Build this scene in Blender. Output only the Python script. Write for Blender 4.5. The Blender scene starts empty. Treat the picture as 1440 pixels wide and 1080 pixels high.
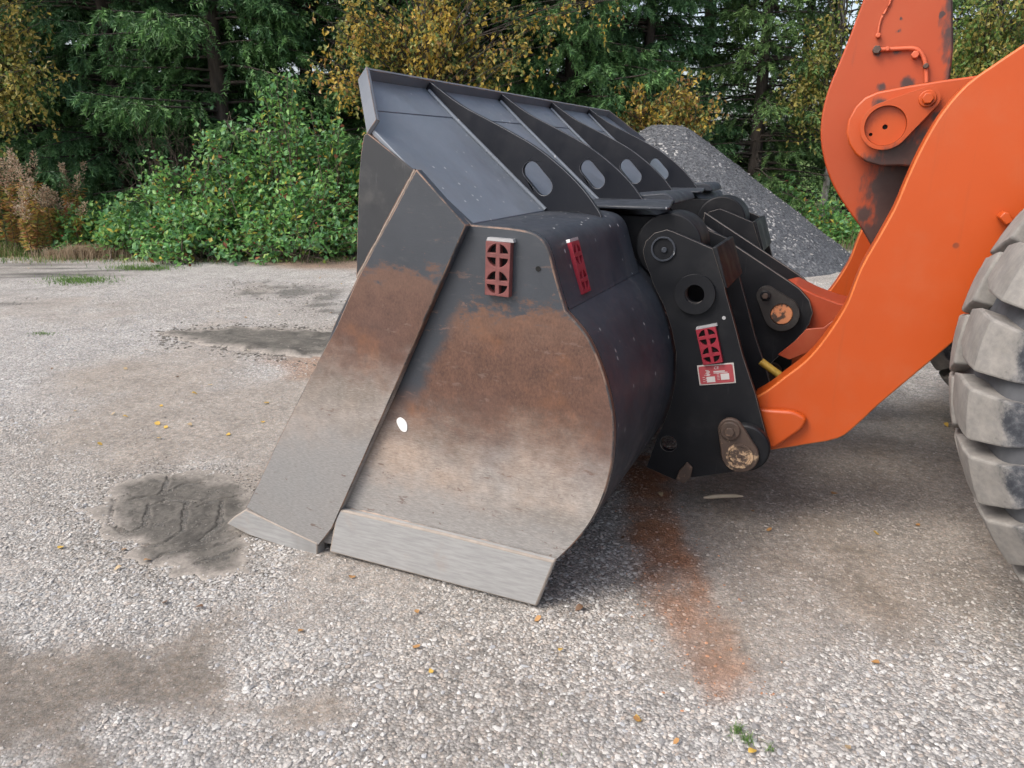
import bpy, bmesh, math, random
import numpy as np
from mathutils import Vector, Matrix
from mathutils.geometry import tessellate_polygon

R_ = math.radians
scene = bpy.context.scene
col = scene.collection
rng = np.random.default_rng(7)
random.seed(7)

# ------------------------------------------------------------------ camera
FPX, CAMH = 1040.0, 1.55
PITCH, YAW = R_(17.2536), R_(24.0063)
CAM = Vector((0.8536, -2.1161, CAMH))
cam_d = bpy.data.cameras.new('camera')
cam_d.sensor_width = 36.0
cam_d.lens = 36.0 * FPX / 1440.0
cam_d.clip_start, cam_d.clip_end = 0.05, 2000
cam = bpy.data.objects.new('camera', cam_d)
cam.location = CAM
cam.rotation_euler = (R_(90) - PITCH, 0, YAW)
col.objects.link(cam)
scene.camera = cam

# ------------------------------------------------------------------ sky, sun, exposure
SUN_EL, SUN_AZ = R_(48), R_(218)       # azimuth clockwise from +Y: light comes from behind-left of the camera
world = bpy.data.worlds.new('World')
scene.world = world
world.use_nodes = True
wn, wl = world.node_tree.nodes, world.node_tree.links
wn.clear()
sky = wn.new('ShaderNodeTexSky')
sky.sky_type = 'NISHITA'
sky.sun_disc = False
sky.sun_elevation, sky.sun_rotation = SUN_EL, SUN_AZ
sky.air_density, sky.dust_density, sky.ozone_density = 1.0, 4.0, 1.0
hs = wn.new('ShaderNodeHueSaturation'); hs.inputs['Saturation'].default_value = 0.62
bg = wn.new('ShaderNodeBackground'); bg.inputs['Strength'].default_value = 0.145
wo = wn.new('ShaderNodeOutputWorld')
wl.new(sky.outputs[0], hs.inputs['Color']); wl.new(hs.outputs[0], bg.inputs['Color']); wl.new(bg.outputs[0], wo.inputs[0])
sun_d = bpy.data.lights.new('sun', 'SUN')
sun_d.energy, sun_d.angle, sun_d.color = 1.15, R_(30), (1.0, 0.93, 0.83)
sun = bpy.data.objects.new('sun', sun_d)
sv = Vector((math.sin(SUN_AZ) * math.cos(SUN_EL), math.cos(SUN_AZ) * math.cos(SUN_EL), math.sin(SUN_EL)))
sun.rotation_euler = sv.to_track_quat('Z', 'Y').to_euler()
sun.location = (0, 0, 20)
col.objects.link(sun)
scene.view_settings.view_transform = 'Standard'
scene.view_settings.look = 'None'
scene.view_settings.gamma = 1
scene.view_settings.exposure = 0.95
scene.view_settings.use_curve_mapping = False
scene.cycles.use_denoising = True
scene.cycles.use_adaptive_sampling = True
scene.cycles.adaptive_threshold = 0.025
scene.cycles.max_bounces = 5
scene.cycles.diffuse_bounces = 3
scene.cycles.transparent_max_bounces = 8

# ------------------------------------------------------------------ survey: photo direction -> point on a real plane
FWD = np.array([-math.sin(YAW), math.cos(YAW)])        # horizontal view direction
RGT = np.array([math.cos(YAW), math.sin(YAW)])
def ray(px, py):
    r, u = px - 720.0, 540.0 - py
    d = FPX * math.cos(PITCH) + u * math.sin(PITCH)
    z = -FPX * math.sin(PITCH) + u * math.cos(PITCH)
    h = RGT * r + FWD * d
    return np.array([h[0], h[1], z])
def P(px, py, y):                                      # (x, z) on the upright plane Y = y
    d = ray(px, py); t = (y - CAM[1]) / d[1]
    return (CAM[0] + t * d[0], CAM[2] + t * d[2])
def PP(pts, y): return [P(a, b, y) for a, b in pts]
def G(px, py, z=0.0):                                  # (x, y) on the ground
    d = ray(px, py); t = (z - CAM[2]) / d[2]
    return (CAM[0] + t * d[0], CAM[1] + t * d[1])
def DP(px, py, D):                                     # point at horizontal depth D
    d = ray(px, py); t = D / (d[0] * FWD[0] + d[1] * FWD[1])
    return np.array([CAM[0] + t * d[0], CAM[1] + t * d[1], CAM[2] + t * d[2]])
def LD(L, D):                                          # lateral / depth -> ground xy
    q = RGT * L + FWD * D
    return np.array([CAM[0] + q[0], CAM[1] + q[1]])

# ------------------------------------------------------------------ object helpers
def tag(o, label, cat=None, group=None, kind=None):
    if label: o['label'] = label
    if cat: o['category'] = cat
    if group: o['group'] = group
    if kind: o['kind'] = kind
    return o
def thing(name, loc, label, cat, group=None):
    o = bpy.data.objects.new(name, None)
    o.empty_display_size = 0.2
    o.location = loc
    col.objects.link(o)
    return tag(o, label, cat, group)
def link(name, me, mat, parent=None, bevel=0.0, seg=2, label=None, edge=None):
    o = bpy.data.objects.new(name, me)
    if mat and not me.materials: me.materials.append(mat)
    col.objects.link(o)
    if parent is not None:
        o.parent = parent
        w = Vector(); p = parent
        while p is not None:
            w += p.location; p = p.parent
        o.location = -w
    if bevel:
        b = o.modifiers.new('bevel', 'BEVEL')
        b.width, b.segments, b.limit_method, b.angle_limit = bevel, seg, 'ANGLE', R_(38)
        if edge:
            if len(me.materials) < 2: me.materials.append(edge)
            b.material = 1
    if label: o['label'] = label
    return o
def sharp(me, ang=35):
    me.polygons.foreach_set('use_smooth', [True] * len(me.polygons))
    me.set_sharp_from_angle(angle=R_(ang))
def plate_mesh(outline, holes, y0, y1, ang=30):
    loops = [list(outline)] + [list(h) for h in holes]
    tri = tessellate_polygon([[Vector((a, b, 0)) for a, b in L] for L in loops])
    flat = [p for L in loops for p in L]
    n = len(flat)
    bm = bmesh.new()
    f = [bm.verts.new((a, y0, b)) for a, b in flat]
    k = [bm.verts.new((a, y1, b)) for a, b in flat]
    for t in tri:
        try:
            bm.faces.new([f[i] for i in t]); bm.faces.new([k[i] for i in reversed(t)])
        except ValueError: pass
    o = 0
    for L in loops:
        m = len(L)
        for i in range(m):
            a, b = o + i, o + (i + 1) % m
            try: bm.faces.new([f[a], f[b], k[b], k[a]])
            except ValueError: pass
        o += m
    bmesh.ops.recalc_face_normals(bm, faces=bm.faces)
    bmesh.ops.dissolve_limit(bm, angle_limit=R_(0.5), verts=bm.verts, edges=bm.edges) if not holes else None
    me = bpy.data.meshes.new('plate'); bm.to_mesh(me); bm.free()
    sharp(me, ang)
    return me
def plate(name, outline, y0, y1, mat, parent, holes=(), bevel=0.003, seg=2, label=None, edge=None):
    return link(name, plate_mesh(outline, holes, y0, y1), mat, parent, bevel, seg, label, edge)
def circ(cx, cz, r, n=36, a0=0, a1=2 * math.pi):
    m = n if abs(a1 - a0 - 2 * math.pi) < 1e-6 else n - 1
    return [(cx + r * math.cos(a0 + (a1 - a0) * i / m), cz + r * math.sin(a0 + (a1 - a0) * i / m)) for i in range(n)]
def hull(c0, r0, c1, r1, n=40):                         # teardrop round two circles
    pts = circ(c0[0], c0[1], r0, n) + circ(c1[0], c1[1], r1, n)
    pts = sorted(set((round(a, 5), round(b, 5)) for a, b in pts))
    def half(ps):
        h = []
        for p in ps:
            while len(h) > 1 and (h[-1][0]-h[-2][0])*(p[1]-h[-2][1]) - (h[-1][1]-h[-2][1])*(p[0]-h[-2][0]) <= 0: h.pop()
            h.append(p)
        return h
    return half(pts)[:-1] + half(pts[::-1])[:-1]
def spl(pts, n=5, closed=False):                        # Catmull-Rom through the points
    p = [np.array(q, float) for q in pts]
    N = len(p); out = []
    rngi = range(N) if closed else range(N - 1)
    for i in rngi:
        a = p[(i - 1) % N] if (closed or i > 0) else p[i]
        b, c = p[i], p[(i + 1) % N]
        d = p[(i + 2) % N] if (closed or i + 2 < N) else c
        for k in range(n):
            t = k / n
            out.append(tuple(0.5 * ((2*b) + (c-a)*t + (2*a-5*b+4*c-d)*t*t + (3*b-a-3*c+d)*t**3)))
    if not closed: out.append(tuple(p[-1]))
    return out
def round_poly(pts, rad, n=5):                          # round the corners of a polygon
    out = []; N = len(pts)
    for i in range(N):
        a, b, c = (np.array(pts[j % N], float) for j in (i - 1, i, i + 1))
        r = rad[i] if hasattr(rad, '__len__') else rad
        if r <= 0: out.append(tuple(b)); continue
        u, v = a - b, c - b
        r1 = min(r, np.linalg.norm(u) * .45, np.linalg.norm(v) * .45)
        p0, p1 = b + u / np.linalg.norm(u) * r1, b + v / np.linalg.norm(v) * r1
        for k in range(n + 1):
            t = k / n
            out.append(tuple((1-t)**2 * p0 + 2*t*(1-t) * b + t*t * p1))
    return out
def mesh_np(name, V, F, C=None, smooth=False):
    V = np.asarray(V, np.float32).reshape(-1, 3); F = np.asarray(F, np.int32)
    me = bpy.data.meshes.new(name)
    nf, k = F.shape
    me.vertices.add(len(V)); me.loops.add(nf * k); me.polygons.add(nf)
    me.vertices.foreach_set('co', V.ravel())
    me.loops.foreach_set('vertex_index', F.ravel())
    me.polygons.foreach_set('loop_start', np.arange(0, nf * k, k, dtype=np.int32))
    me.polygons.foreach_set('loop_total', np.full(nf, k, np.int32))
    me.polygons.foreach_set('use_smooth', np.full(nf, smooth, bool))
    if C is not None:
        at = me.attributes.new('Col', 'FLOAT_COLOR', 'POINT')
        C = np.asarray(C); c4 = np.ones((len(V), 4), np.float32); c4[:, :C.shape[1]] = C
        at.data.foreach_set('color', c4.ravel())
    me.update(); me.validate()
    return me
def tube_np(paths, radii, n=6):                         # several tapered tubes -> V, F
    VS, FS, off = [], [], 0
    for p, r in zip(paths, radii):
        p = np.asarray(p, float); m = len(p)
        r = np.broadcast_to(np.asarray(r, float), (m,))
        t = np.gradient(p, axis=0); t /= np.linalg.norm(t, axis=1, keepdims=True) + 1e-9
        ref = np.where(np.abs(t[:, 2:3]) < .9, np.array([[0, 0, 1.]]), np.array([[1., 0, 0]]))
        u = np.cross(t, ref); u /= np.linalg.norm(u, axis=1, keepdims=True); v = np.cross(t, u)
        a = np.linspace(0, 2 * np.pi, n, endpoint=False)
        ring = p[:, None] + r[:, None, None] * (np.cos(a)[None, :, None] * u[:, None] + np.sin(a)[None, :, None] * v[:, None])
        VS.append(ring.reshape(-1, 3))
        i = np.arange(m - 1)[:, None] * n; j = np.arange(n)[None]; k = (j + 1) % n
        FS.append((off + np.stack([i + j, i + k, i + n + k, i + n + j], -1)).reshape(-1, 4))
        off += m * n
    return np.concatenate(VS), np.concatenate(FS)
def tube(name, path, r, mat, parent, n=10):
    V, F = tube_np([path], [r], n)
    return link(name, mesh_np(name, V, F, smooth=True), mat, parent)
def vnoise(x, y, s, seed=0):                            # cheap smooth value noise on arrays
    g = np.random.default_rng(seed).random((64, 64))
    u, v = x * s, y * s
    i, j = np.floor(u).astype(int), np.floor(v).astype(int)
    a, b = u - i, v - j
    a, b = a*a*(3-2*a), b*b*(3-2*b)
    q = lambda m, n: g[m % 64, n % 64]
    return (q(i,j)*(1-a)+q(i+1,j)*a)*(1-b) + (q(i,j+1)*(1-a)+q(i+1,j+1)*a)*b
def fbm(x, y, s, seed=0, o=4):
    r = 0; w = .5
    for k in range(o): r = r + w * vnoise(x, y, s * 2**k, seed + k); w *= .5
    return r
def sstep(a, b, x):
    t = np.clip((x - a) / (b - a), 0, 1); return t*t*(3-2*t)
def poly_sd(x, y, poly):                                # signed distance (inside negative)
    d = np.full(x.shape, 1e9); ins = np.zeros(x.shape, bool)
    n = len(poly)
    for i in range(n):
        ax, ay = poly[i]; bx, by = poly[(i + 1) % n]
        ex, ey = bx - ax, by - ay
        t = np.clip(((x-ax)*ex + (y-ay)*ey) / (ex*ex + ey*ey + 1e-12), 0, 1)
        d = np.minimum(d, np.hypot(x - ax - t*ex, y - ay - t*ey))
        c = ((ay > y) != (by > y)) & (x < (bx-ax) * (y-ay) / (by-ay + 1e-12) + ax)
        ins ^= c
    return np.where(ins, -d, d)

# ------------------------------------------------------------------ material helpers
class NT:
    def __init__(s, name):
        s.m = bpy.data.materials.new(name); s.m.use_nodes = True
        s.n, s.l = s.m.node_tree.nodes, s.m.node_tree.links
        s.b = s.n['Principled BSDF']
        s.tc = s.n.new('ShaderNodeTexCoord'); s.obj = s.tc.outputs['Object']
    def set(s, **k):
        for a, v in k.items():
            i = s.b.inputs[a.replace('_', ' ')]
            if hasattr(v, 'is_output'): s.l.new(v, i)
            else: i.default_value = v if not isinstance(v, tuple) or len(v) == 4 else (*v, 1)
    def put(s, sock, v):
        if hasattr(v, 'is_output'): s.l.new(v, sock)
        elif isinstance(v, tuple) and len(v) == 3 and sock.type == 'RGBA': sock.default_value = (*v, 1)
        else: sock.default_value = v
    def mapping(s, scale=(1,1,1), rot=(0,0,0), loc=(0,0,0), vec=None):
        m = s.n.new('ShaderNodeMapping'); s.l.new(vec or s.obj, m.inputs[0])
        m.inputs['Scale'].default_value = scale; m.inputs['Rotation'].default_value = rot; m.inputs['Location'].default_value = loc
        return m.outputs[0]
    def noise(s, scale, detail=4, rough=.55, vec=None, dist=0):
        n = s.n.new('ShaderNodeTexNoise'); s.l.new(vec or s.obj, n.inputs['Vector'])
        n.inputs['Scale'].default_value = scale; n.inputs['Detail'].default_value = detail
        n.inputs['Roughness'].default_value = rough; n.inputs['Distortion'].default_value = dist
        return n.outputs[0]
    def vor(s, scale, vec=None, feature='F1', out='Distance'):
        n = s.n.new('ShaderNodeTexVoronoi'); n.feature = feature; s.l.new(vec or s.obj, n.inputs['Vector'])
        n.inputs['Scale'].default_value = scale
        return n.outputs[out]
    def ramp(s, fac, stops, interp='LINEAR'):
        r = s.n.new('ShaderNodeValToRGB'); r.color_ramp.interpolation = interp
        e = r.color_ramp.elements
        while len(e) < len(stops): e.new(.5)
        for q, (p, c) in zip(e, stops):
            q.position = p; q.color = (c, c, c, 1) if not isinstance(c, tuple) else (*c, 1)
        s.l.new(fac, r.inputs[0]); return r.outputs[0]
    def math(s, op, a, b=0.0, c=None, clamp=False):
        n = s.n.new('ShaderNodeMath'); n.operation = op; n.use_clamp = clamp
        s.put(n.inputs[0], a); s.put(n.inputs[1], b)
        if c is not None: s.put(n.inputs[2], c)
        return n.outputs[0]
    def mix(s, fac, a, b, mode='MIX'):
        n = s.n.new('ShaderNodeMix'); n.data_type = 'RGBA'; n.blend_type = mode
        s.put(n.inputs[0], fac); s.put(n.inputs[6], a); s.put(n.inputs[7], b)
        return n.outputs[2]
    def smooth(s, lo, hi, v):
        n = s.n.new('ShaderNodeMapRange'); n.interpolation_type = 'SMOOTHSTEP'
        s.put(n.inputs[0], v); n.inputs[1].default_value = lo; n.inputs[2].default_value = hi
        return n.outputs[0]
    def xyz(s, vec=None):
        n = s.n.new('ShaderNodeSeparateXYZ'); s.l.new(vec or s.obj, n.inputs[0]); return n.outputs
    def dist(s, c):
        n = s.n.new('ShaderNodeVectorMath'); n.operation = 'DISTANCE'; s.l.new(s.obj, n.inputs[0]); n.inputs[1].default_value = c
        return n.outputs['Value']
    def bump(s, h, strength=.3, d=.01):
        n = s.n.new('ShaderNodeBump'); n.inputs['Strength'].default_value = strength; n.inputs['Distance'].default_value = d
        s.l.new(h, n.inputs['Height']); s.l.new(n.outputs[0], s.b.inputs['Normal'])
    def attr(s, name='Col'):
        n = s.n.new('ShaderNodeAttribute'); n.attribute_name = name; s.alpha = n.outputs['Alpha']; return n.outputs[0]

def m_simple(name, c, rough=.6, metal=0.0, var=.25, scale=8.0):
    t = NT(name)
    d = tuple(x * (1 - var) for x in c); b = tuple(min(1, x * (1 + var)) for x in c)
    t.set(Base_Color=t.mix(t.noise(scale, 5), d, b), Roughness=rough, Metallic=metal)
    return t.m
def m_black(name, base=(.017, .020, .026), rough=.36, dust=.35, flecks=True, scr=0.5, spec=.5):
    t = NT(name)
    c = t.mix(t.noise(3.5, 5), tuple(x * .75 for x in base), tuple(x * 1.35 for x in base))
    dn = t.smooth(.48, .78, t.noise(6, 8, .65))
    c = t.mix(t.math('MULTIPLY', dn, dust), c, (.13, .125, .12))
    streak = t.smooth(.62, .72, t.noise(16, 4, .7, t.mapping((2.5, 2.5, .22))))
    c = t.mix(t.math('MULTIPLY', streak, scr * .35), c, (.16, .16, .165))
    if flecks:
        fl = t.smooth(.125, .08, t.vor(19, t.mapping((1.4, 1, .55))))
        gate = t.smooth(.42, .56, t.noise(2.3, 3))
        fl = t.math('MULTIPLY', fl, gate)
        c = t.mix(t.math('MULTIPLY', fl, .85), c, (.46, .46, .46))
        f2 = t.math('MULTIPLY', t.smooth(.13, .06, t.vor(47)), t.smooth(.55, .66, t.noise(5, 3)))
        c = t.mix(t.math('MULTIPLY', f2, .55), c, (.30, .30, .30))
    r = t.ramp(t.noise(7, 6), [(.3, rough * .8), (.7, min(1, rough * 1.5))])
    t.set(Base_Color=c, Roughness=r, Specular_IOR_Level=spec)
    t.bump(t.noise(24, 4), .08, .004)
    return t.m
def m_wear(name, z_paint, z_rust, z_pale, ang=0.0, steel=(.30, .295, .29), z_steel=.34, strip=False):
    """painted steel sheet rubbed bare from the bottom: paint, then rust, then pale dusty metal"""
    t = NT(name)
    x, y, z = t.xyz()
    dg = lambda sc, st, rot, det=7, ro=.7, loc=(0, 0, 0): t.noise(sc, det, ro, t.mapping((1, 1, st), (0, R_(rot) + ang, 0), loc))
    sub = lambda n, k: t.math('MULTIPLY', t.math('SUBTRACT', n, .5), k)
    streak = dg(5, 2.6, 32, 9, .72); big = t.noise(1.5, 3, .5); grain = t.noise(150, 4, .7, t.mapping((1, 1, .62))); mid = t.noise(14, 7, .72)
    paint = t.mix(t.noise(5, 6), (.024, .028, .035), (.050, .057, .069))
    paint = t.mix(t.math('MULTIPLY', t.smooth(.55, .75, dg(10, 3, 20)), .30), paint, (.13, .125, .12))
    rust = t.mix(t.smooth(.25, .75, t.math('ADD', t.math('MULTIPLY', grain, .6), t.math('MULTIPLY', mid, .4))), (.046, .022, .016), (.135, .066, .042))
    rust = t.mix(t.math('MULTIPLY', t.smooth(.40, .70, big), .6), rust, (.090, .050, .040))
    rust = t.mix(t.math('MULTIPLY', t.smooth(.52, .70, t.noise(2.6, 5, .65, t.mapping(loc=(5, 0, 2)))), .55), rust, (.225, .092, .038))
    pale = t.mix(t.smooth(.35, .65, t.noise(1.9, 4)), (.315, .240, .190), (.245, .232, .222))
    pale = t.mix(t.math('MULTIPLY', t.smooth(.50, .68, dg(1.6, 2.2, 30, 4, .55, (3.1, 0, 1.7))), .8), pale, (.165, .142, .122))
    s1 = dg(48, 5.0, 33, 4, .75); s2 = dg(75, 7.0, 52, 3, .7)
    pale = t.mix(t.math('MULTIPLY', t.smooth(.50, .66, s1), .42), pale, (.40, .36, .325))
    pale = t.mix(t.math('MULTIPLY', t.smooth(.50, .34, s1), .42), pale, (.120, .098, .080))
    pale = t.mix(t.math('MULTIPLY', t.smooth(.58, .66, s2), .32), pale, (.42, .40, .38))
    zr = t.math('ADD', t.math('ADD', z, sub(big, .42)), t.math('ADD', sub(streak, .24), sub(mid, .14)))
    c = t.mix(t.smooth(z_pale - .06, z_rust + .04, zr), pale, rust)
    c = t.mix(1.0, c, t.ramp(t.noise(21, 8, .78), [(.28, .72), (.72, 1.28)]), 'MULTIPLY')
    lowz = t.smooth(z_steel + .12, z_steel - .14, t.math('ADD', zr, sub(s1, .12)))
    stc = t.mix(t.smooth(.35, .7, s1), tuple(v * .82 for v in steel), tuple(v * 1.16 for v in steel))
    c = t.mix(t.math('MULTIPLY', lowz, .85), c, stc)
    zz = t.math('ADD', t.math('ADD', z, sub(streak, .40)), t.math('ADD', sub(mid, .20), sub(grain, .06)))
    pm = t.smooth(z_paint - .030, z_paint + .030, zz)
    c = t.mix(t.math('MULTIPLY', t.smooth(z_paint - .16, z_paint - .02, zz), .55), c, t.mix(grain, (.085, .048, .034), (.165, .090, .060)))
    if strip:                                           # paint left in the corner along the side cutter
        dl = t.math('ADD', t.math('MULTIPLY', t.math('ADD', x, .249), .888), t.math('MULTIPLY', t.math('SUBTRACT', z, 1.338), -.4596))
        dl = t.math('ADD', dl, t.math('ADD', sub(streak, .10), sub(mid, .05)))
        pm = t.math('MAXIMUM', pm, t.math('MULTIPLY', t.smooth(.115, .055, dl), t.smooth(.62, .80, t.math('ADD', z, sub(big, .2)))))
    c = t.mix(pm, c, paint)
    chips = t.math('MULTIPLY', t.smooth(.60, .66, dg(9, 3.2, 38, 8, .72, (1.3, 0, .4))), t.smooth(z_paint + .34, z_paint + .02, z))
    ch2 = t.math('MULTIPLY', t.smooth(.64, .68, t.noise(34, 6, .75)), t.smooth(z_paint + .22, z_paint, z))
    chips = t.math('MAXIMUM', chips, ch2)
    c = t.mix(t.math('MULTIPLY', chips, .8), c, t.mix(grain, (.10, .062, .05), (.17, .108, .085)))
    t.set(Base_Color=c, Roughness=t.mix(pm, (.58,)*3, (.42,)*3), Metallic=t.math('MULTIPLY', lowz, .3))
    t.bump(t.math('ADD', t.noise(80, 5, .8), t.math('MULTIPLY', s1, .5)), .18, .003)
    return t.m
def m_steel(name):
    t = NT(name)
    st = t.noise(30, 5, .7, t.mapping((.35, 1, 3.2), (0, R_(22), 0)))
    c = t.mix(t.smooth(.3, .7, st), (.31, .31, .31), (.41, .41, .41))
    c = t.mix(t.smooth(.52, .75, t.noise(2.4, 4)), c, (.25, .248, .245))
    c = t.mix(t.math('MULTIPLY', t.smooth(.55, .8, t.noise(7, 6, .7)), .6), c, (.38, .31, .26))
    t.set(Base_Color=c, Roughness=.5, Metallic=.35)
    t.bump(st, .12, .002)
    return t.m
def m_orange(name, base=(.43, .062, .0045), grease=(), fade=.12, rough=.46, scuff=.3, drips=0.0, streaks=0.0):
    t = NT(name)
    c = t.mix(t.noise(1.7, 4), tuple(x * .90 for x in base), tuple(min(1, x * 1.08) for x in base))
    c = t.mix(t.math('MULTIPLY', t.smooth(.45, .8, t.noise(5, 7, .65)), fade), c, (.40, .13, .06))
    sc = t.smooth(.69, .73, t.noise(9, 6, .7, t.mapping((3.4, 1, .8), (0, R_(35), 0))))
    c = t.mix(t.math('MULTIPLY', sc, scuff), c, (.20, .045, .02))
    dk = t.math('MULTIPLY', t.smooth(.10, .055, t.vor(7, t.mapping(loc=(.37, 0, .11)))), t.smooth(.52, .60, t.noise(2, 2)))
    c = t.mix(t.math('MULTIPLY', dk, scuff), c, (.06, .03, .02))
    if streaks:
        st = t.smooth(.56, .74, t.noise(7, 6, .7, t.mapping((3.0, 1, .16))))
        c = t.mix(t.math('MULTIPLY', st, streaks), c, (.23, .055, .018))
        cp = t.smooth(.70, .73, t.noise(40, 5, .75))
        c = t.mix(t.math('MULTIPLY', cp, streaks * 1.6, clamp=True), c, (.10, .04, .025))
    g = None
    gn = t.noise(13, 7, .7, t.mapping((1.5, 1, .55)))
    for (gx, gy, gz, r) in grease:
        dd = t.math('ADD', t.dist((gx, gy, gz)), t.math('MULTIPLY', t.math('SUBTRACT', gn, .5), max(r * 2.2, .06)))
        k = t.smooth(r * 1.15, r * .45, dd)
        g = k if g is None else t.math('MAXIMUM', g, k)
    rg = rough
    if drips:
        d = t.smooth(.58, .74, t.noise(5, 5, .65, t.mapping((3.2, 1, .28))))
        d = t.math('MULTIPLY', d, drips)
        g = d if g is None else t.math('MAXIMUM', g, d)
    if g is not None:
        gk = t.mix(t.noise(12, 6, .7), (.012, .011, .012), (.055, .045, .042))
        c = t.mix(t.math('MULTIPLY', g, .93), c, gk)
        rg = t.mix(g, (rough,) * 3, (.36,) * 3)
    t.set(Base_Color=c, Roughness=rg)
    t.bump(t.noise(34, 4), .06, .003)
    return t.m
def m_leaf(name, rough=.55, trans=.35):
    t = NT(name)
    c = t.attr()
    t.set(Base_Color=c, Roughness=rough)
    tr = t.n.new('ShaderNodeBsdfTranslucent'); t.l.new(c, tr.inputs[0])
    mx = t.n.new('ShaderNodeMixShader'); mx.inputs[0].default_value = trans
    t.l.new(t.b.outputs[0], mx.inputs[1]); t.l.new(tr.outputs[0], mx.inputs[2])
    t.l.new(mx.outputs[0], t.n['Material Output'].inputs[0])
    return t.m
def m_bark(name, a, b, scale=9):
    t = NT(name)
    n = t.noise(scale, 7, .7, t.mapping((1, 1, .25)))
    t.set(Base_Color=t.mix(t.smooth(.35, .65, n), a, b), Roughness=.9)
    t.bump(n, .6, .02)
    return t.m

M = dict(
    black=m_black('black_paint', (.032, .037, .047), .45, .25, spec=.27), black_matt=m_black('black_paint_matt', (.0055, .0062, .0085), .46, .10, False, .25, .28),
    panel=m_black('panel_paint_sky_tint', (.150, .170, .200), .36, .3, True, .35),  # black paint with sky reflection put into the base: paler and bluer, plus dust
    side=m_wear('worn_side_plate', 1.065, .74, .48, strip=True), cutter=m_wear('worn_side_cutter', 1.18, .92, .74, R_(8), (.265, .265, .265), .52),
    upper=m_black('scratched_paint', (.020, .022, .026), .42, .4, False, .9),
    steel=m_steel('bare_steel'),
    edge_rust=m_simple('rusty_edge', (.22, .13, .09), .7, 0, .5, 30),
    hole=m_simple('dark_hole', (.004, .004, .004), .9),
    white=m_simple('white_paint', (.75, .75, .73), .6, 0, .06),
    red=m_simple('red_casting', (.24, .012, .026), .5, 0, .3, 30),
    red_dirty=m_simple('dirty_red_casting', (.15, .045, .042), .65, 0, .6, 30),
    tin=m_simple('dull_zinc', (.38, .38, .39), .5, .4, .3, 40),
    cream=None, rustpin=None,
)
def m_pin(name, flake=(.62, .47, .27), amount=.5):
    t = NT(name)
    c = t.mix(t.noise(25, 6, .7), (.035, .026, .022), (.10, .062, .045))
    f = t.smooth(.66 - .3 * amount, .74 - .3 * amount, t.noise(22, 7, .72))
    c = t.mix(f, c, flake)
    t.set(Base_Color=c, Roughness=.62)
    t.bump(t.noise(30, 6, .75), .5, .004)
    return t.m
M['cream'] = m_pin('flaking_cream_pin', (.46, .31, .19), .60)
M['rustpin'] = m_pin('brown_pin', (.16, .10, .07), .3)
M['edge_worn'] = m_simple('worn_edge', (.13, .115, .105), .55, 0, .5, 25)
M['edge_dusty'] = m_simple('dusty_edge', (.27, .235, .205), .9, 0, .35, 25)
M['edge_pale'] = m_simple('pale_edge', (.20, .20, .21), .5, 0, .4, 25)
t = NT('rusty_edge'); t.set(Base_Color=t.mix(t.smooth(.42, .58, t.noise(9, 6, .7)), (.055, .050, .050), (.20, .125, .09)), Roughness=.65); M['edge_rust'] = t.m

# ------------------------------------------------------------------ ground
def GP(pts): return [G(a, b) for a, b in pts]
POLY = dict(
    dirt_near=GP([(-160, 930), (0, 912), (110, 898), (240, 905), (330, 880), (330, 915), (290, 965), (170, 1010), (130, 1079), (-200, 1079)]),
    dirt_spot=GP([(380, 1000), (470, 960), (500, 1010), (420, 1050)]),
    dirt_right=GP([(880, 655), (1010, 640), (1200, 600), (1330, 545), (1480, 600), (1600, 820), (1440, 880), (1300, 850), (1200, 905), (1100, 960), (1040, 985), (985, 930), (930, 800)]),
    rust=GP([(884, 640), (934, 640), (955, 740), (1000, 850), (1060, 968), (1008, 985), (948, 905), (898, 800), (880, 700)]),
    mud=GP([(128, 705), (200, 662), (300, 664), (352, 676), (360, 740), (352, 806), (300, 822), (225, 815), (140, 755)]),
    rut=GP([(225, 468), (330, 460), (480, 466), (490, 500), (420, 507), (330, 494), (260, 482)]),
    smear=GP([(380, 508), (480, 498), (480, 530), (420, 528)]),
    dark_a=GP([(-60, 366), (90, 368), (200, 378), (120, 392), (-60, 398)]),
    dark_b=GP([(310, 395), (420, 400), (500, 412), (500, 448), (440, 445), (400, 425), (330, 418)]),
    dark_c=GP([(-60, 415), (90, 405), (60, 430), (-60, 440)]),
    heelshade=GP([(790, 800), (900, 655), (1100, 640), (930, 860), (850, 850)]),
    soil=GP([(300, 356), (520, 352), (900, 350), (900, 372), (520, 384), (380, 382)]),
    brown_left=GP([(60, 520), (330, 505), (470, 540), (420, 650), (330, 690), (200, 640), (80, 600)]),
)
def gz(x, y):
    return .020 * (fbm(x, y, .9, 3) - .47) + .010 * (fbm(x, y, 5.0, 11) - .47)
def soft(x, y, key, w=.10, amp=.16, s=3.0, seed=0):
    n = (fbm(x, y, s, 30 + seed) - .47) * 2 * amp
    return 1 - sstep(-w, w, poly_sd(x, y, POLY[key]) + n)
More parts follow.
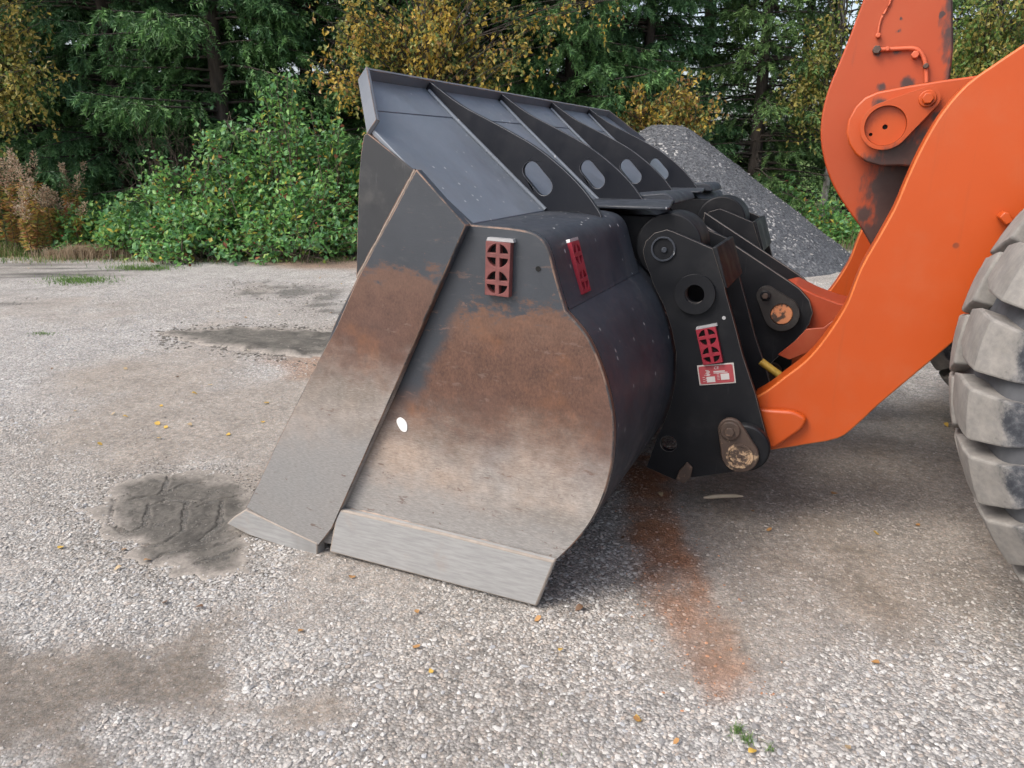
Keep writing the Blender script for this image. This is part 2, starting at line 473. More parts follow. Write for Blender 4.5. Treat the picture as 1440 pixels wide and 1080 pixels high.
def masks(x, y):
    m = {}
    m['dirt'] = np.maximum.reduce([soft(x, y, 'dirt_near', .13, .26, 6), soft(x, y, 'dirt_spot', .05, .08, 6, 1) * .8,
                                   soft(x, y, 'dirt_right', .2, .28, 3, 2) * (.62 + .38 * sstep(.35, .6, fbm(x, y, 2.2, 150))), 1 - sstep(-.11, -.03, poly_sd(x, y, POLY['mud']) + (fbm(x, y, 7, 5) - .47) * .17),
                                   soft(x, y, 'rut', .1, .15, 3, 4), soft(x, y, 'brown_left', .4, .6, 2, 5) * .75])
    blot = sstep(.48, .64, fbm(x, y, 1.3, 60)) * .5 * sstep(1.6, 2.6, ld_of(x, y)[1])
    m['dirt'] = np.maximum(m['dirt'], blot)
    m['rust'] = soft(x, y, 'rust', .05, .07, 6, 7) * (.45 + .55 * sstep(.28, .58, fbm(x, y, 9, 21))) * (.55 + .45 * sstep(-.1, .75, y)); m['smear'] = soft(x, y, 'smear', .15, .2, 3, 8)
    m['dark'] = np.maximum.reduce([1 - sstep(-.12, -.05, poly_sd(x, y, POLY['mud']) + (fbm(x, y, 7, 5) - .47) * .17), soft(x, y, 'rut', .15, .25, 3, 4) * .9,
                                   soft(x, y, 'dark_a', .3, .6, 1, 9), soft(x, y, 'dark_b', .2, .45, 1.5, 10) * .8, soft(x, y, 'dark_c', .3, .5, 1.2, 12) * .7])
    m['dark'] = m['dark'] * np.where(poly_sd(x, y, POLY['mud']) < .3, 1, .25 + .95 * sstep(.40, .58, fbm(x, y, 4.5, 160)))
    m['soil'] = soft(x, y, 'soil', .4, .6, 1, 13)
    return m
def ld_of(x, y):
    dx, dy = x - CAM[0], y - CAM[1]
    return dx * RGT[0] + dy * RGT[1], dx * FWD[0] + dy * FWD[1]
def verge_mask(x, y):
    L, D = ld_of(x, y)
    edge = 11.75 + np.where(L < 0, .10 * np.abs(L + 4), 0.25 + .10 * np.clip(L, 0, 20)) + 1.1 * (fbm(x, y, .5, 70) - .47)
    return sstep(-.15, .35, D - edge)
dlin = lambda a, b, n: np.linspace(a, b, n)
gL = np.concatenate([-np.geomspace(300, 5.2, 40), dlin(-5, 5, 320), np.geomspace(5.2, 300, 40)])
gD = np.concatenate([-np.geomspace(200, 1.2, 18), dlin(-1, 7.5, 270), np.geomspace(7.6, 20, 90), np.geomspace(21, 500, 30)])
LL, DD = np.meshgrid(gL, gD)
gx = CAM[0] + LL * RGT[0] + DD * FWD[0]; gy = CAM[1] + LL * RGT[1] + DD * FWD[1]
gx, gy = gx.ravel(), gy.ravel()
gzz = gz(gx, gy)
mk = masks(gx, gy)
vg = verge_mask(gx, gy)
def mixc(c, m, t): return c * (1 - m[:, None]) + np.array(t) * m[:, None]
gc = np.tile(np.array([.40, .388, .376]), (len(gx), 1))
gc = mixc(gc, sstep(.38, .7, fbm(gx, gy, .6, 40)) * .5, (.315, .285, .25))
gc = mixc(gc, mk['dirt'] * .92, (.225, .192, .160))
gc = mixc(gc, soft(gx, gy, 'dirt_near', .12, .22, 6) * .8, (.165, .145, .126))
gc = mixc(gc, mk['dark'] * .9, (.085, .082, .076))
gc = mixc(gc, mk['soil'] * .9, (.27, .185, .135))
gc = mixc(gc, mk['smear'] * .6, (.30, .17, .10))
gc = mixc(gc, mk['rust'] * .95, (.27, .122, .060))
gc = mixc(gc, vg, (.075, .062, .035))
Dall = ld_of(gx, gy)[1]
gc = mixc(gc, sstep(22, 30, Dall), (.10, .17, .03))
ni, nj = len(gD), len(gL)
ii, jj = np.meshgrid(np.arange(ni - 1), np.arange(nj - 1), indexing='ij')
a = (ii * nj + jj).ravel()
gF = np.stack([a, a + 1, a + nj + 1, a + nj], 1)
t = NT('gravel_ground')
vc = t.attr(); clean = t.alpha                          # alpha: 1 = clean gravel, 0 = packed fines
cell = t.xyz(t.vor(105, out='Color')); cd = t.vor(105)
stone = t.ramp(cell[0], [(0, .60), (.4, .92), (.8, 1.15), (1, 1.5)])
gap = t.ramp(cd, [(.25, 1.0), (.75, .68)])
fine = t.ramp(t.noise(210, 5, .8), [(.25, .62), (.75, 1.42)])
cs = t.mix(1.0, t.mix(1.0, vc, stone, 'MULTIPLY'), gap, 'MULTIPLY')
cf = t.mix(1.0, t.mix(1.0, vc, fine, 'MULTIPLY'), t.ramp(t.noise(38, 6, .75), [(.3, .72), (.7, 1.25)]), 'MULTIPLY')
grit = t.smooth(.80, .86, t.xyz(t.vor(130, out='Color'))[2])
cf = t.mix(t.math('MULTIPLY', grit, .55), cf, t.mix(1.0, vc, (1.6, 1.6, 1.6), 'MULTIPLY'))
c = t.mix(clean, cf, cs)
big = t.ramp(t.noise(4, 8, .75), [(.28, .70), (.72, 1.25)])
c = t.mix(1.0, c, big, 'MULTIPLY')
c = t.mix(1.0, c, t.ramp(t.noise(26, 9, .85), [(.32, .55), (.68, 1.45)]), 'MULTIPLY')
c = t.mix(t.math('MULTIPLY', t.smooth(.62, .75, cell[1]), .3), c, t.mix(1.0, c, (1.2, 1.0, .85), 'MULTIPLY'))
t.set(Base_Color=c, Roughness=.92)
hh = t.math('ADD', t.math('MULTIPLY', t.math('MULTIPLY', cd, clean), -.9), t.math('MULTIPLY', t.noise(160, 6, .8), .8))
t.bump(t.math('ADD', hh, t.math('MULTIPLY', t.noise(18, 5, .6), .8)), .75, .010)
M['ground'] = t.m
ground = link('ground', mesh_np('ground', np.stack([gx, gy, gzz], 1), gF, np.column_stack([gc, np.clip(1 - mk['dirt'] - mk['dark'] - vg, 0, 1)]), True), M['ground'])
tag(ground, 'light grey gravel yard with brown dirt patches and a rusty streak', None, None, 'structure')

# ------------------------------------------------------------------ loose gravel (uncountable: stuff)
def stones_mesh(name, x, y, z, s, cc, seed=1, flat=.62):
    r = np.random.default_rng(seed)
    ph = (1 + 5 ** .5) / 2
    ico = np.array([(-1,ph,0),(1,ph,0),(-1,-ph,0),(1,-ph,0),(0,-1,ph),(0,1,ph),(0,-1,-ph),(0,1,-ph),(ph,0,-1),(ph,0,1),(-ph,0,-1),(-ph,0,1)]) / math.hypot(1, ph)
    tri = np.array([(0,11,5),(0,5,1),(0,1,7),(0,7,10),(0,10,11),(1,5,9),(5,11,4),(11,10,2),(10,7,6),(7,1,8),(3,9,4),(3,4,2),(3,2,6),(3,6,8),(3,8,9),(4,9,5),(2,4,11),(6,2,10),(8,6,7),(9,8,1)])
    N = len(x)
    q = r.normal(size=(N, 4)); q /= np.linalg.norm(q, axis=1, keepdims=True)
    w, i, j, k = q.T
    Rm = np.stack([1-2*(j*j+k*k), 2*(i*j-k*w), 2*(i*k+j*w), 2*(i*j+k*w), 1-2*(i*i+k*k), 2*(j*k-i*w), 2*(i*k-j*w), 2*(j*k+i*w), 1-2*(i*i+j*j)], 1).reshape(N, 3, 3)
    v = ico[None] * (1 + r.uniform(-.32, .22, (N, 12, 1)))
    v = v * np.stack([r.uniform(.75, 1.35, N), r.uniform(.65, 1.0, N), r.uniform(.5, .85, N)], 1)[:, None]
    v = np.einsum('nab,nkb->nka', Rm, v)
    v[:, :, 2] *= flat
    v = v * (s * .5)[:, None, None] + np.stack([x, y, z], 1)[:, None]
    F = (tri[None] + (np.arange(N) * 12)[:, None, None]).reshape(-1, 3)
    return mesh_np(name, v.reshape(-1, 3), F, np.repeat(cc, 12, 0))
NS = 260000
Dd = 1.0 + 8.5 * rng.random(NS) ** 1.0
Ls = (rng.random(NS) * 2 - 1) * (.78 * Dd + .7)
dens = np.minimum(1, (2.7 / Dd) ** 1.7) * (.78 * Dd + .7) / (.78 * 9.5 + .7) * 1.9
sx, sy = CAM[0] + Ls * RGT[0] + Dd * FWD[0], CAM[1] + Ls * RGT[1] + Dd * FWD[1]
mk = masks(sx, sy)
patchy = .45 + .75 * sstep(.30, .58, fbm(sx, sy, 1.9, 90))
keep = rng.random(NS) < dens * patchy * (1 - .80 * np.clip(mk['dirt'], 0, 1)) * (1 - .95 * (1 - sstep(-.10, -.04, poly_sd(sx, sy, POLY['mud']) + (fbm(sx, sy, 7, 5) - .47) * .17)))
sx, sy, Dd = sx[keep], sy[keep], Dd[keep]
mk = {k: v[keep] for k, v in mk.items()}
n = len(sx)
size = np.clip(rng.lognormal(math.log(.0125), .42, n), .005, .026) * (1 - .42 * mk['dirt']) * (1 + .05 * np.clip(Dd - 3, 0, 6))
pal = np.array([(.49,.475,.46),(.57,.56,.545),(.44,.42,.40),(.50,.45,.41),(.39,.40,.42),(.22,.22,.225),(.36,.31,.27),(.66,.65,.64)])
pw = np.array([.27, .17, .2, .12, .10, .05, .05, .04])
sc = pal[rng.choice(len(pal), n, p=pw / pw.sum())] * rng.uniform(.76, .95, (n, 1))
def mixn(c, m, t): return c * (1 - m[:, None]) + np.array(t) * m[:, None]
dusty = .12 + .5 * sstep(.38, .6, fbm(sx, sy, .8, 140)) * sstep(1.8, 3.0, Dd)
sc = mixn(sc, dusty, (.36, .33, .295)); sc = mixn(sc, mk['dirt'] * .6, (.25, .215, .18)); sc = mixn(sc, mk['dark'] * .75, (.10, .098, .09))
sc = mixn(sc, mk['rust'] * .75, (.30, .155, .088)); sc = mixn(sc, mk['soil'] * .5, (.27, .19, .14))
t = NT('loose_stones')
t.set(Base_Color=t.mix(1.0, t.attr(), t.ramp(t.noise(140, 4), [(.2, .8), (.8, 1.15)]), 'MULTIPLY'), Roughness=.82)
M['stones'] = t.m
# crumbs and clods lying on the dark earth patches
def crumbs(key, m_, lo, hi, spread, thr, sd_):
    q = np.random.default_rng(sd_); p = np.array(POLY[key]); a0, a1 = p.min(0) - spread, p.max(0) + spread
    x, y = q.uniform(a0[0], a1[0], m_), q.uniform(a0[1], a1[1], m_)
    k = (poly_sd(x, y, POLY[key]) + (fbm(x, y, 7, 5) - .47) * .25 < q.exponential(spread * .4, m_)) & (fbm(x, y, 5, 170) > thr)
    x, y = x[k], y[k]; c_ = np.array([.125, .114, .10]) * q.uniform(.6, 1.5, (len(x), 1))
    return x, y, q.uniform(lo, hi, len(x)) ** 1.0, c_
for args in (('mud', 9000, .004, .015, .14, .22, 1), ('rut', 5200, .010, .040, .18, .40, 2), ('dark_b', 2600, .010, .030, .2, .46, 3), ('rust', 1500, .005, .013, .1, .2, 4)):
    x_, y_, s_, c_ = crumbs(*args)
    if args[0] == 'rust': c_ = c_ * np.array([2.6, 1.45, .95])
    sx, sy, size, sc = np.concatenate([sx, x_]), np.concatenate([sy, y_]), np.concatenate([size, s_]), np.concatenate([sc, c_])
gravel = link('gravel', stones_mesh('gravel', sx, sy, gz(sx, sy) + size * .03, size, sc, 1, .5), M['stones'])
tag(gravel, 'loose crushed grey stones scattered over the yard', 'gravel', None, 'stuff')

def seg_dist(x, y, line):
    d = np.full(x.shape, 1e9)
    for (ax, ay), (bx, by) in zip(line[:-1], line[1:]):
        ex, ey = bx - ax, by - ay
        tt = np.clip(((x-ax)*ex + (y-ay)*ey) / (ex*ex + ey*ey + 1e-12), 0, 1)
        d = np.minimum(d, np.hypot(x - ax - tt*ex, y - ay - tt*ey))
    return d
def mud(name, poly, grooves, step, hgt, colr, label, gw=.016, ridge=.0):
    xs = [p[0] for p in poly]; ys = [p[1] for p in poly]
    X, Y = np.meshgrid(np.arange(min(xs) - .25, max(xs) + .25, step), np.arange(min(ys) - .25, max(ys) + .25, step))
    x, y = X.ravel(), Y.ravel()
    m = 1 - sstep(-.16, .05, poly_sd(x, y, poly) + (fbm(x, y, 7, 5) - .47) * .26 + (fbm(x, y, 30, 6) - .47) * .06)
    z = gz(x, y) - .012 + sstep(0, .35, m) * (.013 + hgt) + m * .007 * (fbm(x, y, 14, 8) - .47) + m * .008 * (fbm(x, y, 40, 18) - .47) * 1.6
    if ridge: z += m * ridge * np.abs(fbm(x * .55 + y * .35, y * 1.6 - x * .5, 4.5, 9) - .47) * 4
    lines = [[G(0 + u * .4075, 640 + v * .4075) for u, v in g] for g in grooves]
    c = np.tile(np.array(colr), (len(x), 1)) * (.45 + 1.15 * fbm(x, y, 9, 44))[:, None]
    c = mixn(c, np.clip((1 - m) * 1.25, 0, 1), (.29, .26, .23))
    for Ln in lines:
        wob = (fbm(x, y, 20, 15) - .47) * .03
        d = seg_dist(x, y, Ln) + wob
        z -= m * .015 * (1 - sstep(gw * .4, gw * 1.3, d))
        z += m * .0015 * np.exp(-((d - gw * 2.0) / .010) ** 2)
    ni, nj = X.shape
    i, j = np.meshgrid(np.arange(ni - 1), np.arange(nj - 1), indexing='ij'); a = (i * nj + j).ravel()
    F = np.stack([a, a + 1, a + nj + 1, a + nj], 1)
    F = F[m[F].max(1) > .02]
    t = NT(name + '_soil')
    t.set(Base_Color=t.mix(1.0, t.attr(), t.ramp(t.noise(60, 6, .75), [(.25, .6), (.75, 1.45)]), 'MULTIPLY'), Roughness=.9)
    t.bump(t.noise(120, 6, .8), .5, .006)
    o = link(name, mesh_np(name, np.stack([x, y, z], 1), F, c, True), t.m)
    return tag(o, label, None, None, 'structure')
mud('mud_patch', POLY['mud'], [
    [(395,165),(470,150),(560,135),(640,100),(700,95)], [(400,150),(378,235),(440,272),(500,245),(516,170)], [(516,175),(600,152),(690,165),(770,150)],
    [(645,170),(632,260),(560,310),(470,312)], [(640,190),(720,165),(840,135)], [(500,385),(570,340),(650,328),(740,318),(840,270)], [(690,372),(760,345),(850,310)],
    [(560,135),(585,70)], [(770,150),(760,240),(700,290)]], .008, .002, (.095, .086, .075), 'dark damp earth patch printed with tyre tread beside the bucket tip', .009)
mud('mud_rut', POLY['rut'], [], .014, .003, (.085, .078, .068), 'dark churned earth rut across the yard behind the bucket', .02, .022)

# ------------------------------------------------------------------ bucket
BW = 3.53
YP = .035                                               # outer face of the near side plate (cutter stands proud of it)
bucket = thing('loader_bucket', (0, BW / 2, 0), 'large black wheel loader bucket with worn rusty side plate resting on the gravel', 'loader bucket')
back_px = [(778, 793), (803, 769), (828, 739), (847, 702), (859, 660), (863, 620), (862, 585), (854, 545), (842, 508), (824, 471), (795, 437)]
back = PP(back_px, YP)
box_px = [(795, 437), (787, 410), (779, 382), (773, 358), (766, 342), (755, 331), (740, 325), (715, 321), (690, 318.5), (662, 316)]
box = PP(box_px, YP)
crease = P(656, 316, YP)
spl_ = P(519, 183, YP)
front_px = [(512, 196), (509, 212), (506, 290), (502, 390), (470, 455)]
front = PP(front_px, YP)
side_out = spl(front[:4], 3) + [front[4], (-1.25, .12), (-1.30, .03), (-.02, .03), (.02, .10)] + spl(back, 4) + spl(box[1:], 3) + [spl_]
sp = plate('side_plate', side_out, YP, YP + .03, M['side'], bucket, holes=[circ(*P(806 - 0, 452 + 1e6 * 0, YP), .0001, 3)] if False else (), bevel=.005, edge=M['edge_rust'])
far = plate('side_plate', side_out, BW - YP - .03, BW - YP, M['side'], bucket, bevel=.004)
# upper dark corner sheet lies over the side plate in front of the cutter
up_px = [(514, 190), (519, 187), (584, 239), (503, 390), (504.5, 330), (507, 250), (510, 214)]
plate('corner_sheet', PP(up_px, YP), YP - .010, YP - .001, M['upper'], bucket, bevel=.003, edge=M['edge_rust'])
cut_px_front = [(585, 238), (503, 391), (473, 459), (449, 504), (426, 549), (392, 617), (361, 683), (345, 714)]
cut_px = cut_px_front + [(446, 770), (467, 743), (549, 560), (605, 430), (655, 317)]
cut_out = PP(cut_px, 0)
plate('side_cutter', cut_out, 0, YP - .001, M['cutter'], bucket, bevel=.004, edge=M['edge_rust'], label='side cutter strip: dark paint above, rust in the middle, bare grey steel below')
plate('side_cutter', cut_out, BW - YP + .001, BW, M['cutter'], bucket, bevel=.003)
bead = spl([P(585, 239, YP - .012), P(545, 314, YP - .012), P(503, 391, YP - .012)], 10)
tube('weld_bead', [(a_ + random.uniform(-.001, .001), YP - .012, b_) for a_, b_ in bead], .007, m_simple('seam_weld', (.21, .165, .135), .7, 0, .4, 50), bucket, 8)
# cutting edge along the whole width, with a rounded worn end
ce = [(-1.45, .012), (-1.442, .034), (-1.34, .105), (-1.30, .115), (-.945, .035), (-.945, .004), (-1.38, -.002)]
ce = PP([(319, 736), (330, 726), (346, 716), (398, 741), (447, 764), (447, 781), (400, 769), (350, 752)], 0)
plate('cutting_edge', ce, -.004, .05, M['steel'], bucket, bevel=.006, seg=3, edge=M['edge_dusty'])
plate('cutting_edge_blade', [(-1.43, .014), (-1.40, .045), (-.96, .055), (-.96, .006), (-1.38, .004)], .051, BW, M['steel'], bucket, bevel=.006)
blk = PP([(470, 718), (624, 754), (778, 793), (752, 857), (604, 818), (459, 779)], -.012)
blk = [(a, max(b, .002)) for a, b in blk]
plate('heel_wear_block', blk, .004, YP - .001, M['steel'], bucket, bevel=.008, seg=3, edge=M['edge_dusty'])
plate('heel_wear_block', blk, BW - YP + .001, BW - .004, M['steel'], bucket, bevel=.007, seg=3)
weld = [np.array(P(a, b, YP - .01)) for a, b in [(466, 716), (520, 726), (580, 741), (640, 756), (700, 771), (775, 790)]]
wp = [(p[0] + random.uniform(-.002, .002), YP - .001, p[1] + random.uniform(-.003, .003)) for p in np.array(spl(weld, 12))]
tube('weld_bead', wp, [.011 + .004 * random.random() for _ in wp], m_simple('weld', (.34, .27, .225), .8, 0, .4, 60), bucket, 8)

# rolled shell + floor (one rolled sheet)
outer = [(-1.30, .022), (-.35, .022), (-.12, .032), (-.02, .07)] + [tuple(p) for p in spl(back, 3)]
outer = outer + [(.02, 1.13), (-.12, 1.20), (-.27, 1.315)]
def offset(pl, d):
    p = np.array(pl); tg = np.gradient(p, axis=0); tg /= np.linalg.norm(tg, axis=1, keepdims=True)
    return [tuple(q) for q in p + np.stack([-tg[:, 1], tg[:, 0]], 1) * d]
inner = offset(outer, .028)
plate('shell', outer + inner[::-1], YP + .031, BW - YP - .031, M['black'], bucket, bevel=0)
def box_seg(y0, y1):
    o = [(crease[0] - .005, crease[1] - .002)] + [tuple(p) for p in box[::-1][1:]]
    oo = [o[0]] + spl(o[1:], 4)
    oo[-1] = (oo[-1][0] + .004, oo[-1][1])
    ins = offset(oo, -.02)
    plate('torque_box', oo + ins[::-1], y0, y1, M['black'], bucket, bevel=0)
    return o
bo = box_seg(YP + .031, .93)
box_seg(BW - .93, BW - YP - .031)
endo = [tuple(p) for p in offset(bo, -.021)] + [(.0, 1.12), (-.2, 1.28)]
plate('box_end', endo, .885, .905, M['black_matt'], bucket, bevel=0)
plate('box_end', endo, BW - .905, BW - .885, M['black_matt'], bucket, bevel=0)

# spill guard: lower sheet, upper sheet, cut-off corners and a standing lip
A0 = np.array((crease[0], crease[1])); BEND = np.array((-.672, 1.692)); TOP = np.array((-.800, 1.808))
SPL = A0 + (BEND - A0) * ((spl_[1] - A0[1]) / (BEND[1] - A0[1]))
YC = .30
yb = YC * (BEND[1] - SPL[1]) / (TOP[1] - SPL[1])
def slab(name, pts, nrm, th, mat, parent, bevel=.003):
    bm = bmesh.new()
    v = [bm.verts.new(p) for p in pts]; w = [bm.verts.new(Vector(p) - Vector(nrm) * th) for p in pts]
    bm.faces.new(v); bm.faces.new(w[::-1])
    for i in range(len(v)):
        j = (i + 1) % len(v); bm.faces.new([v[j], v[i], w[i], w[j]])
    bmesh.ops.recalc_face_normals(bm, faces=bm.faces)
    me = bpy.data.meshes.new(name); bm.to_mesh(me); bm.free(); sharp(me)
    return link(name, me, mat, parent, bevel, edge=(M['edge_rust'] if name == 'lip_strip' else None))
d1 = BEND - A0; n1 = np.array((-d1[1], d1[0])); n1 = -n1 / np.linalg.norm(n1); n1 = n1 if n1[1] > 0 else -n1
d2 = TOP - BEND; n2 = np.array((-d2[1], d2[0])); n2 = n2 / np.linalg.norm(n2); n2 = n2 if n2[1] > 0 else -n2
N1, N2 = (n1[0], 0, n1[1]), (n2[0], 0, n2[1])
y3 = lambda q, y: (q[0], y, q[1])
e = YP - .002
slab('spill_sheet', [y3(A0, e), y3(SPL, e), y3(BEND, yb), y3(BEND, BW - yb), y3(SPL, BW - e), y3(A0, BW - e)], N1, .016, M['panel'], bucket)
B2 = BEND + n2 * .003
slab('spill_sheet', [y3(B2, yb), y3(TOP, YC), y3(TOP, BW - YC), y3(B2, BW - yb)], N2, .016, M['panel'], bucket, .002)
M['lip'] = m_black('lip_paint', (.12, .13, .15), .4, .5, False, .8)
LIPH = .040
nl = np.array((n2[0], n2[1]))
# front lip along the top edge, then the two slanted end lips
T0, T1 = TOP + nl * LIPH, TOP
dt = d2 / np.linalg.norm(d2)
def lip(pa, pb, ya, yb_, name='lip_strip'):
    th = .014
    q = [y3(pa - nl * .02, ya), y3(pa + nl * LIPH, ya), y3(pb + nl * LIPH, yb_), y3(pb - nl * .02, yb_)]
    ax = Vector(y3(pb, yb_)) - Vector(y3(pa, ya)); nn = ax.cross(Vector((nl[0], 0, nl[1]))).normalized()
    if nn.z < 0: nn = -nn
    q = [tuple(Vector(p) + nn * (th)) for p in q]
    return slab(name, q, tuple(nn), th, M['lip'], bucket, .0025)
lip(TOP, TOP, YC - .01, BW - YC + .01)
SP2 = SPL - np.array((.01, .0))
lip(SPL - n1 * .004, TOP + dt * .012, e, YC)
lip(SPL - n1 * .004, TOP + dt * .012, BW - e, BW - YC)
# rust rubbed on the exposed lip corner
# ribs
rib_px = [(597, 115), (650, 148), (700, 175), (752, 205), (790, 235), (820, 265), (843, 297), (847, 309)]
RY = [.73, 1.43, 2.12, 2.80]
rib_top = PP(rib_px, .73)
foot = PP([(849, 316)], .73)[0]
rib_top[0] = tuple(TOP + nl * .034)
ro = spl(rib_top, 4) + [(foot[0] - .01, box[5][1] - .01), (-.12, 1.333), (A0[0], A0[1] - .002), tuple(BEND - n1 * .004), tuple(TOP - dt * .004)]
def stadium(c, d, L, r, n=10):
    d = np.array(d) / np.linalg.norm(d); w = np.array((-d[1], d[0])); out = []
    for s, a0 in ((1, -math.pi / 2), (-1, math.pi / 2)):
        for i in range(n + 1):
            a = a0 + math.pi * i / n
            q = np.array(c) + s * 0 + d * (s * L / 2) + r * (math.cos(a) * d + math.sin(a) * w)
            out.append(tuple(q))
    return out
slot = stadium((-.298, 1.458), (.62, -.66), .082, .036)
rib_me = plate_mesh(ro, [slot], -.0125, .0125)
rib_me.materials.append(m_black('rib_paint', (.0075, .0090, .0140), .40, .10, False, .25, .3))
for y in RY:
    o = link('rib', rib_me, None, bucket, .003, edge=M['edge_pale'])
    o.location.y += y
    wb = [(q[0], y - .016, q[1]) for q in [TOP - dt*.02 + n2*.006, BEND + n1*.006, A0*.5 + BEND*.5 + n1*.006, A0 + n1*.006]]
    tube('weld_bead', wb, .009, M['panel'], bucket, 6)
# roof plates over the hook pockets, hook eyes and webs
def roof(name, plan, z, th):
    bm = bmesh.new()
    v = [bm.verts.new((a, b, z)) for a, b in plan]; w = [bm.verts.new((a, b, z - th)) for a, b in plan]
    bm.faces.new(v); bm.faces.new(w[::-1])
    for i in range(len(v)):
        j = (i + 1) % len(v); bm.faces.new([v[i], w[i], w[j], v[j]])
    bmesh.ops.recalc_face_normals(bm, faces=bm.faces)
    me = bpy.data.meshes.new(name); bm.to_mesh(me); bm.free(); sharp(me)
    return link(name, me, M['black'], bucket, .005, 2)
roof('pocket_roof', round_poly([(-.27, .935), (.185, .935), (.175, 1.02), (-.0, 1.95), (-.27, 1.95)], [0, .03, .05, .05, 0]), 1.347, .014)
roof('pocket_roof', round_poly([(-.27, 2.38), (.055, 2.38), (.05, 2.46), (-.06, 3.2), (-.27, 3.2)], [0, .03, .05, .05, 0]), 1.347, .014)
# bull-nosed cover behind each roof
for y0, y1, xr in ((1.46, 1.95, .10), (2.83, 3.2, .045)):
    pr = [(-.20, 1.353)] + [(xr - .06 + .06 * math.sin(a), 1.325 + .05 * math.cos(a)) for a in np.linspace(0, math.pi / 2, 7)] + [(-.20, 1.325)]
    plate('nose_cover', pr, y0, y1, M['black'], bucket, bevel=.006)
EYE = P(933, 350, .9)
for y0 in (.985, 2.345):
    plate('hook_eye', circ(EYE[0], EYE[1], .138, 44), y0, y0 + .20, M['black_matt'], bucket, bevel=.008, seg=3)
    plate('hook_web', [(-.20, 1.30), (.10, 1.30), (.20, 1.10), (.16, .98), (-.02, 1.16)], y0 + .06, y0 + .14, M['black_matt'], bucket, bevel=.004)
plate('pocket_wall', [(-.27, 1.32), (-.25, 1.32), (-.0, 1.14), (-.03, 1.12)], .906, BW - .906, M['black_matt'], bucket, bevel=0)
# small holes and the white paint dab on the side plate
plate('bolt_hole', circ(*P(757, 378, YP), .0085, 16), YP - .0025, YP + .004, M['hole'], bucket, bevel=0)
dab = [(P(566, 597, YP)[0] + .021 * math.cos(a) * (1 + .08 * math.sin(3 * a)), P(566, 597, YP)[1] + .027 * math.sin(a)) for a in np.linspace(0, 2 * math.pi, 20, endpoint=False)]
dab = [(x - .25 * (z - P(566, 597, YP)[1]), z) for x, z in dab]
plate('paint_dab', dab, YP - .003, YP + .002, M['white'], bucket, bevel=.0008)

# red cast badge with two rings of four quarter-disc openings
def badge_mesh(w, h, th):
    holes = []
    r = w * .43
    for cz in (h * .25, -h * .25):
        for q in range(4):
            a0 = q * math.pi / 2
            sx_, sz_ = (1, 1, -1, -1)[q] if False else math.copysign(1, math.cos(a0 + .8)), math.copysign(1, math.sin(a0 + .8))
            g = w * .085
            arc = circ(0, 0, r, 8, math.asin(g / r), math.pi / 2 - math.asin(g / r))
            pts = [(g, g)] + arc
            holes.append([(sx_ * x, cz + sz_ * z) for x, z in (pts if sx_ * sz_ > 0 else pts[::-1])])
    return plate_mesh([(-w/2, -h/2), (w/2, -h/2), (w/2, h/2), (-w/2, h/2)], holes, -th, 0)
def badge(parent, centre, w, h, th, rot_y, rot_z, mat, label, rot_x=0):
    me = badge_mesh(w, h, th); me.materials.append(mat)
    o = link('badge', me, None, parent, .0015, 1, label)
    o.location = Vector(centre) + o.location
    o.rotation_euler = (rot_x, rot_y, rot_z)
    b = plate_mesh([(-w/2+.004, -h/2+.004), (w/2-.004, -h/2+.004), (w/2-.004, h/2-.004), (-w/2+.004, h/2-.004)], [], -.004, -.0005)
    b.materials.append(M['hole']); k = bpy.data.objects.new('backing', b); col.objects.link(k); k.parent = o
    c = plate_mesh([(-w/2, h/2+.001), (w/2+.008, h/2+.001), (w/2+.006, h/2+.011), (-w/2+.004, h/2+.011)], [], -th * .8, 0)
    c.materials.append(M['tin']); k = bpy.data.objects.new('bracket', c); col.objects.link(k); k.parent = o
b0 = P(702, 378, YP - .012)
badge(bucket, (b0[0], YP - .0005, b0[1]), .086, .172, .026, R_(2), 0, M['red_dirty'], 'dirty red cast badge on the side plate')
# second badge on the rear face of the torque box
pa, pb_ = np.array(box[2]), np.array(box[3])
tilt = math.atan2(pb_[0] - pa[0], pb_[1] - pa[1])
d = ray(809, 377); xb = (pa[0] + pb_[0]) / 2 + .004
tt = (xb - CAM[0]) / d[0]
badge(bucket, (xb + .002, CAM[1] + tt * d[1], CAM[2] + tt * d[2]), .080, .175, .020, 0, R_(90), M['red'], 'bright red cast badge on the rear box face', tilt)

# ------------------------------------------------------------------ quick coupler
coupler = thing('quick_coupler', (.4, BW / 2, .1), 'black steel quick coupler frame pinned between bucket and orange arms', 'quick coupler')
YA = .90
sh_z = np.array([p[1] for p in spl(back, 3)]); sh_x = np.array([p[0] for p in spl(back, 3)])
def clear(pts, gap=.016):
    out = []
    for x, z in pts:
        lim = np.interp(z, sh_z, sh_x) + gap if .1 < z < 1.1 else -9
        out.append((max(x, lim), z))
    return out
a_px = [(904, 353), (908, 340), (920, 328), (938, 323), (949, 327), (1002, 350), (1019, 404), (1020, 411), (1031, 450), (1044, 500), (1062, 554), (1079, 619),
        (1077, 640), (1062, 658), (1024, 665), (969, 672), (961, 679), (947, 674), (909, 657), (909, 608), (916, 597), (933, 570), (944, 534), (948, 494), (944, 463), (933, 433), (920, 402), (907, 367)]
a_out = clear(PP(a_px, YA))
hb, hl = P(978, 413, YA), P(940, 624, YA)
a_me = plate_mesh(a_out, [circ(*hb, .038, 28), circ(*hl, .036, 28)], 0, .032)
a_me.materials.append(M['black_matt'])
a2_px = a_px[:14] + [(1030, 660), (1000, 620), (975, 580), (962, 545), (955, 494)] + a_px[24:]
a2_me = plate_mesh(clear(PP(a2_px, YA)), [circ(*hb, .038, 28)], 0, .032); a2_me.materials.append(M['black_matt'])
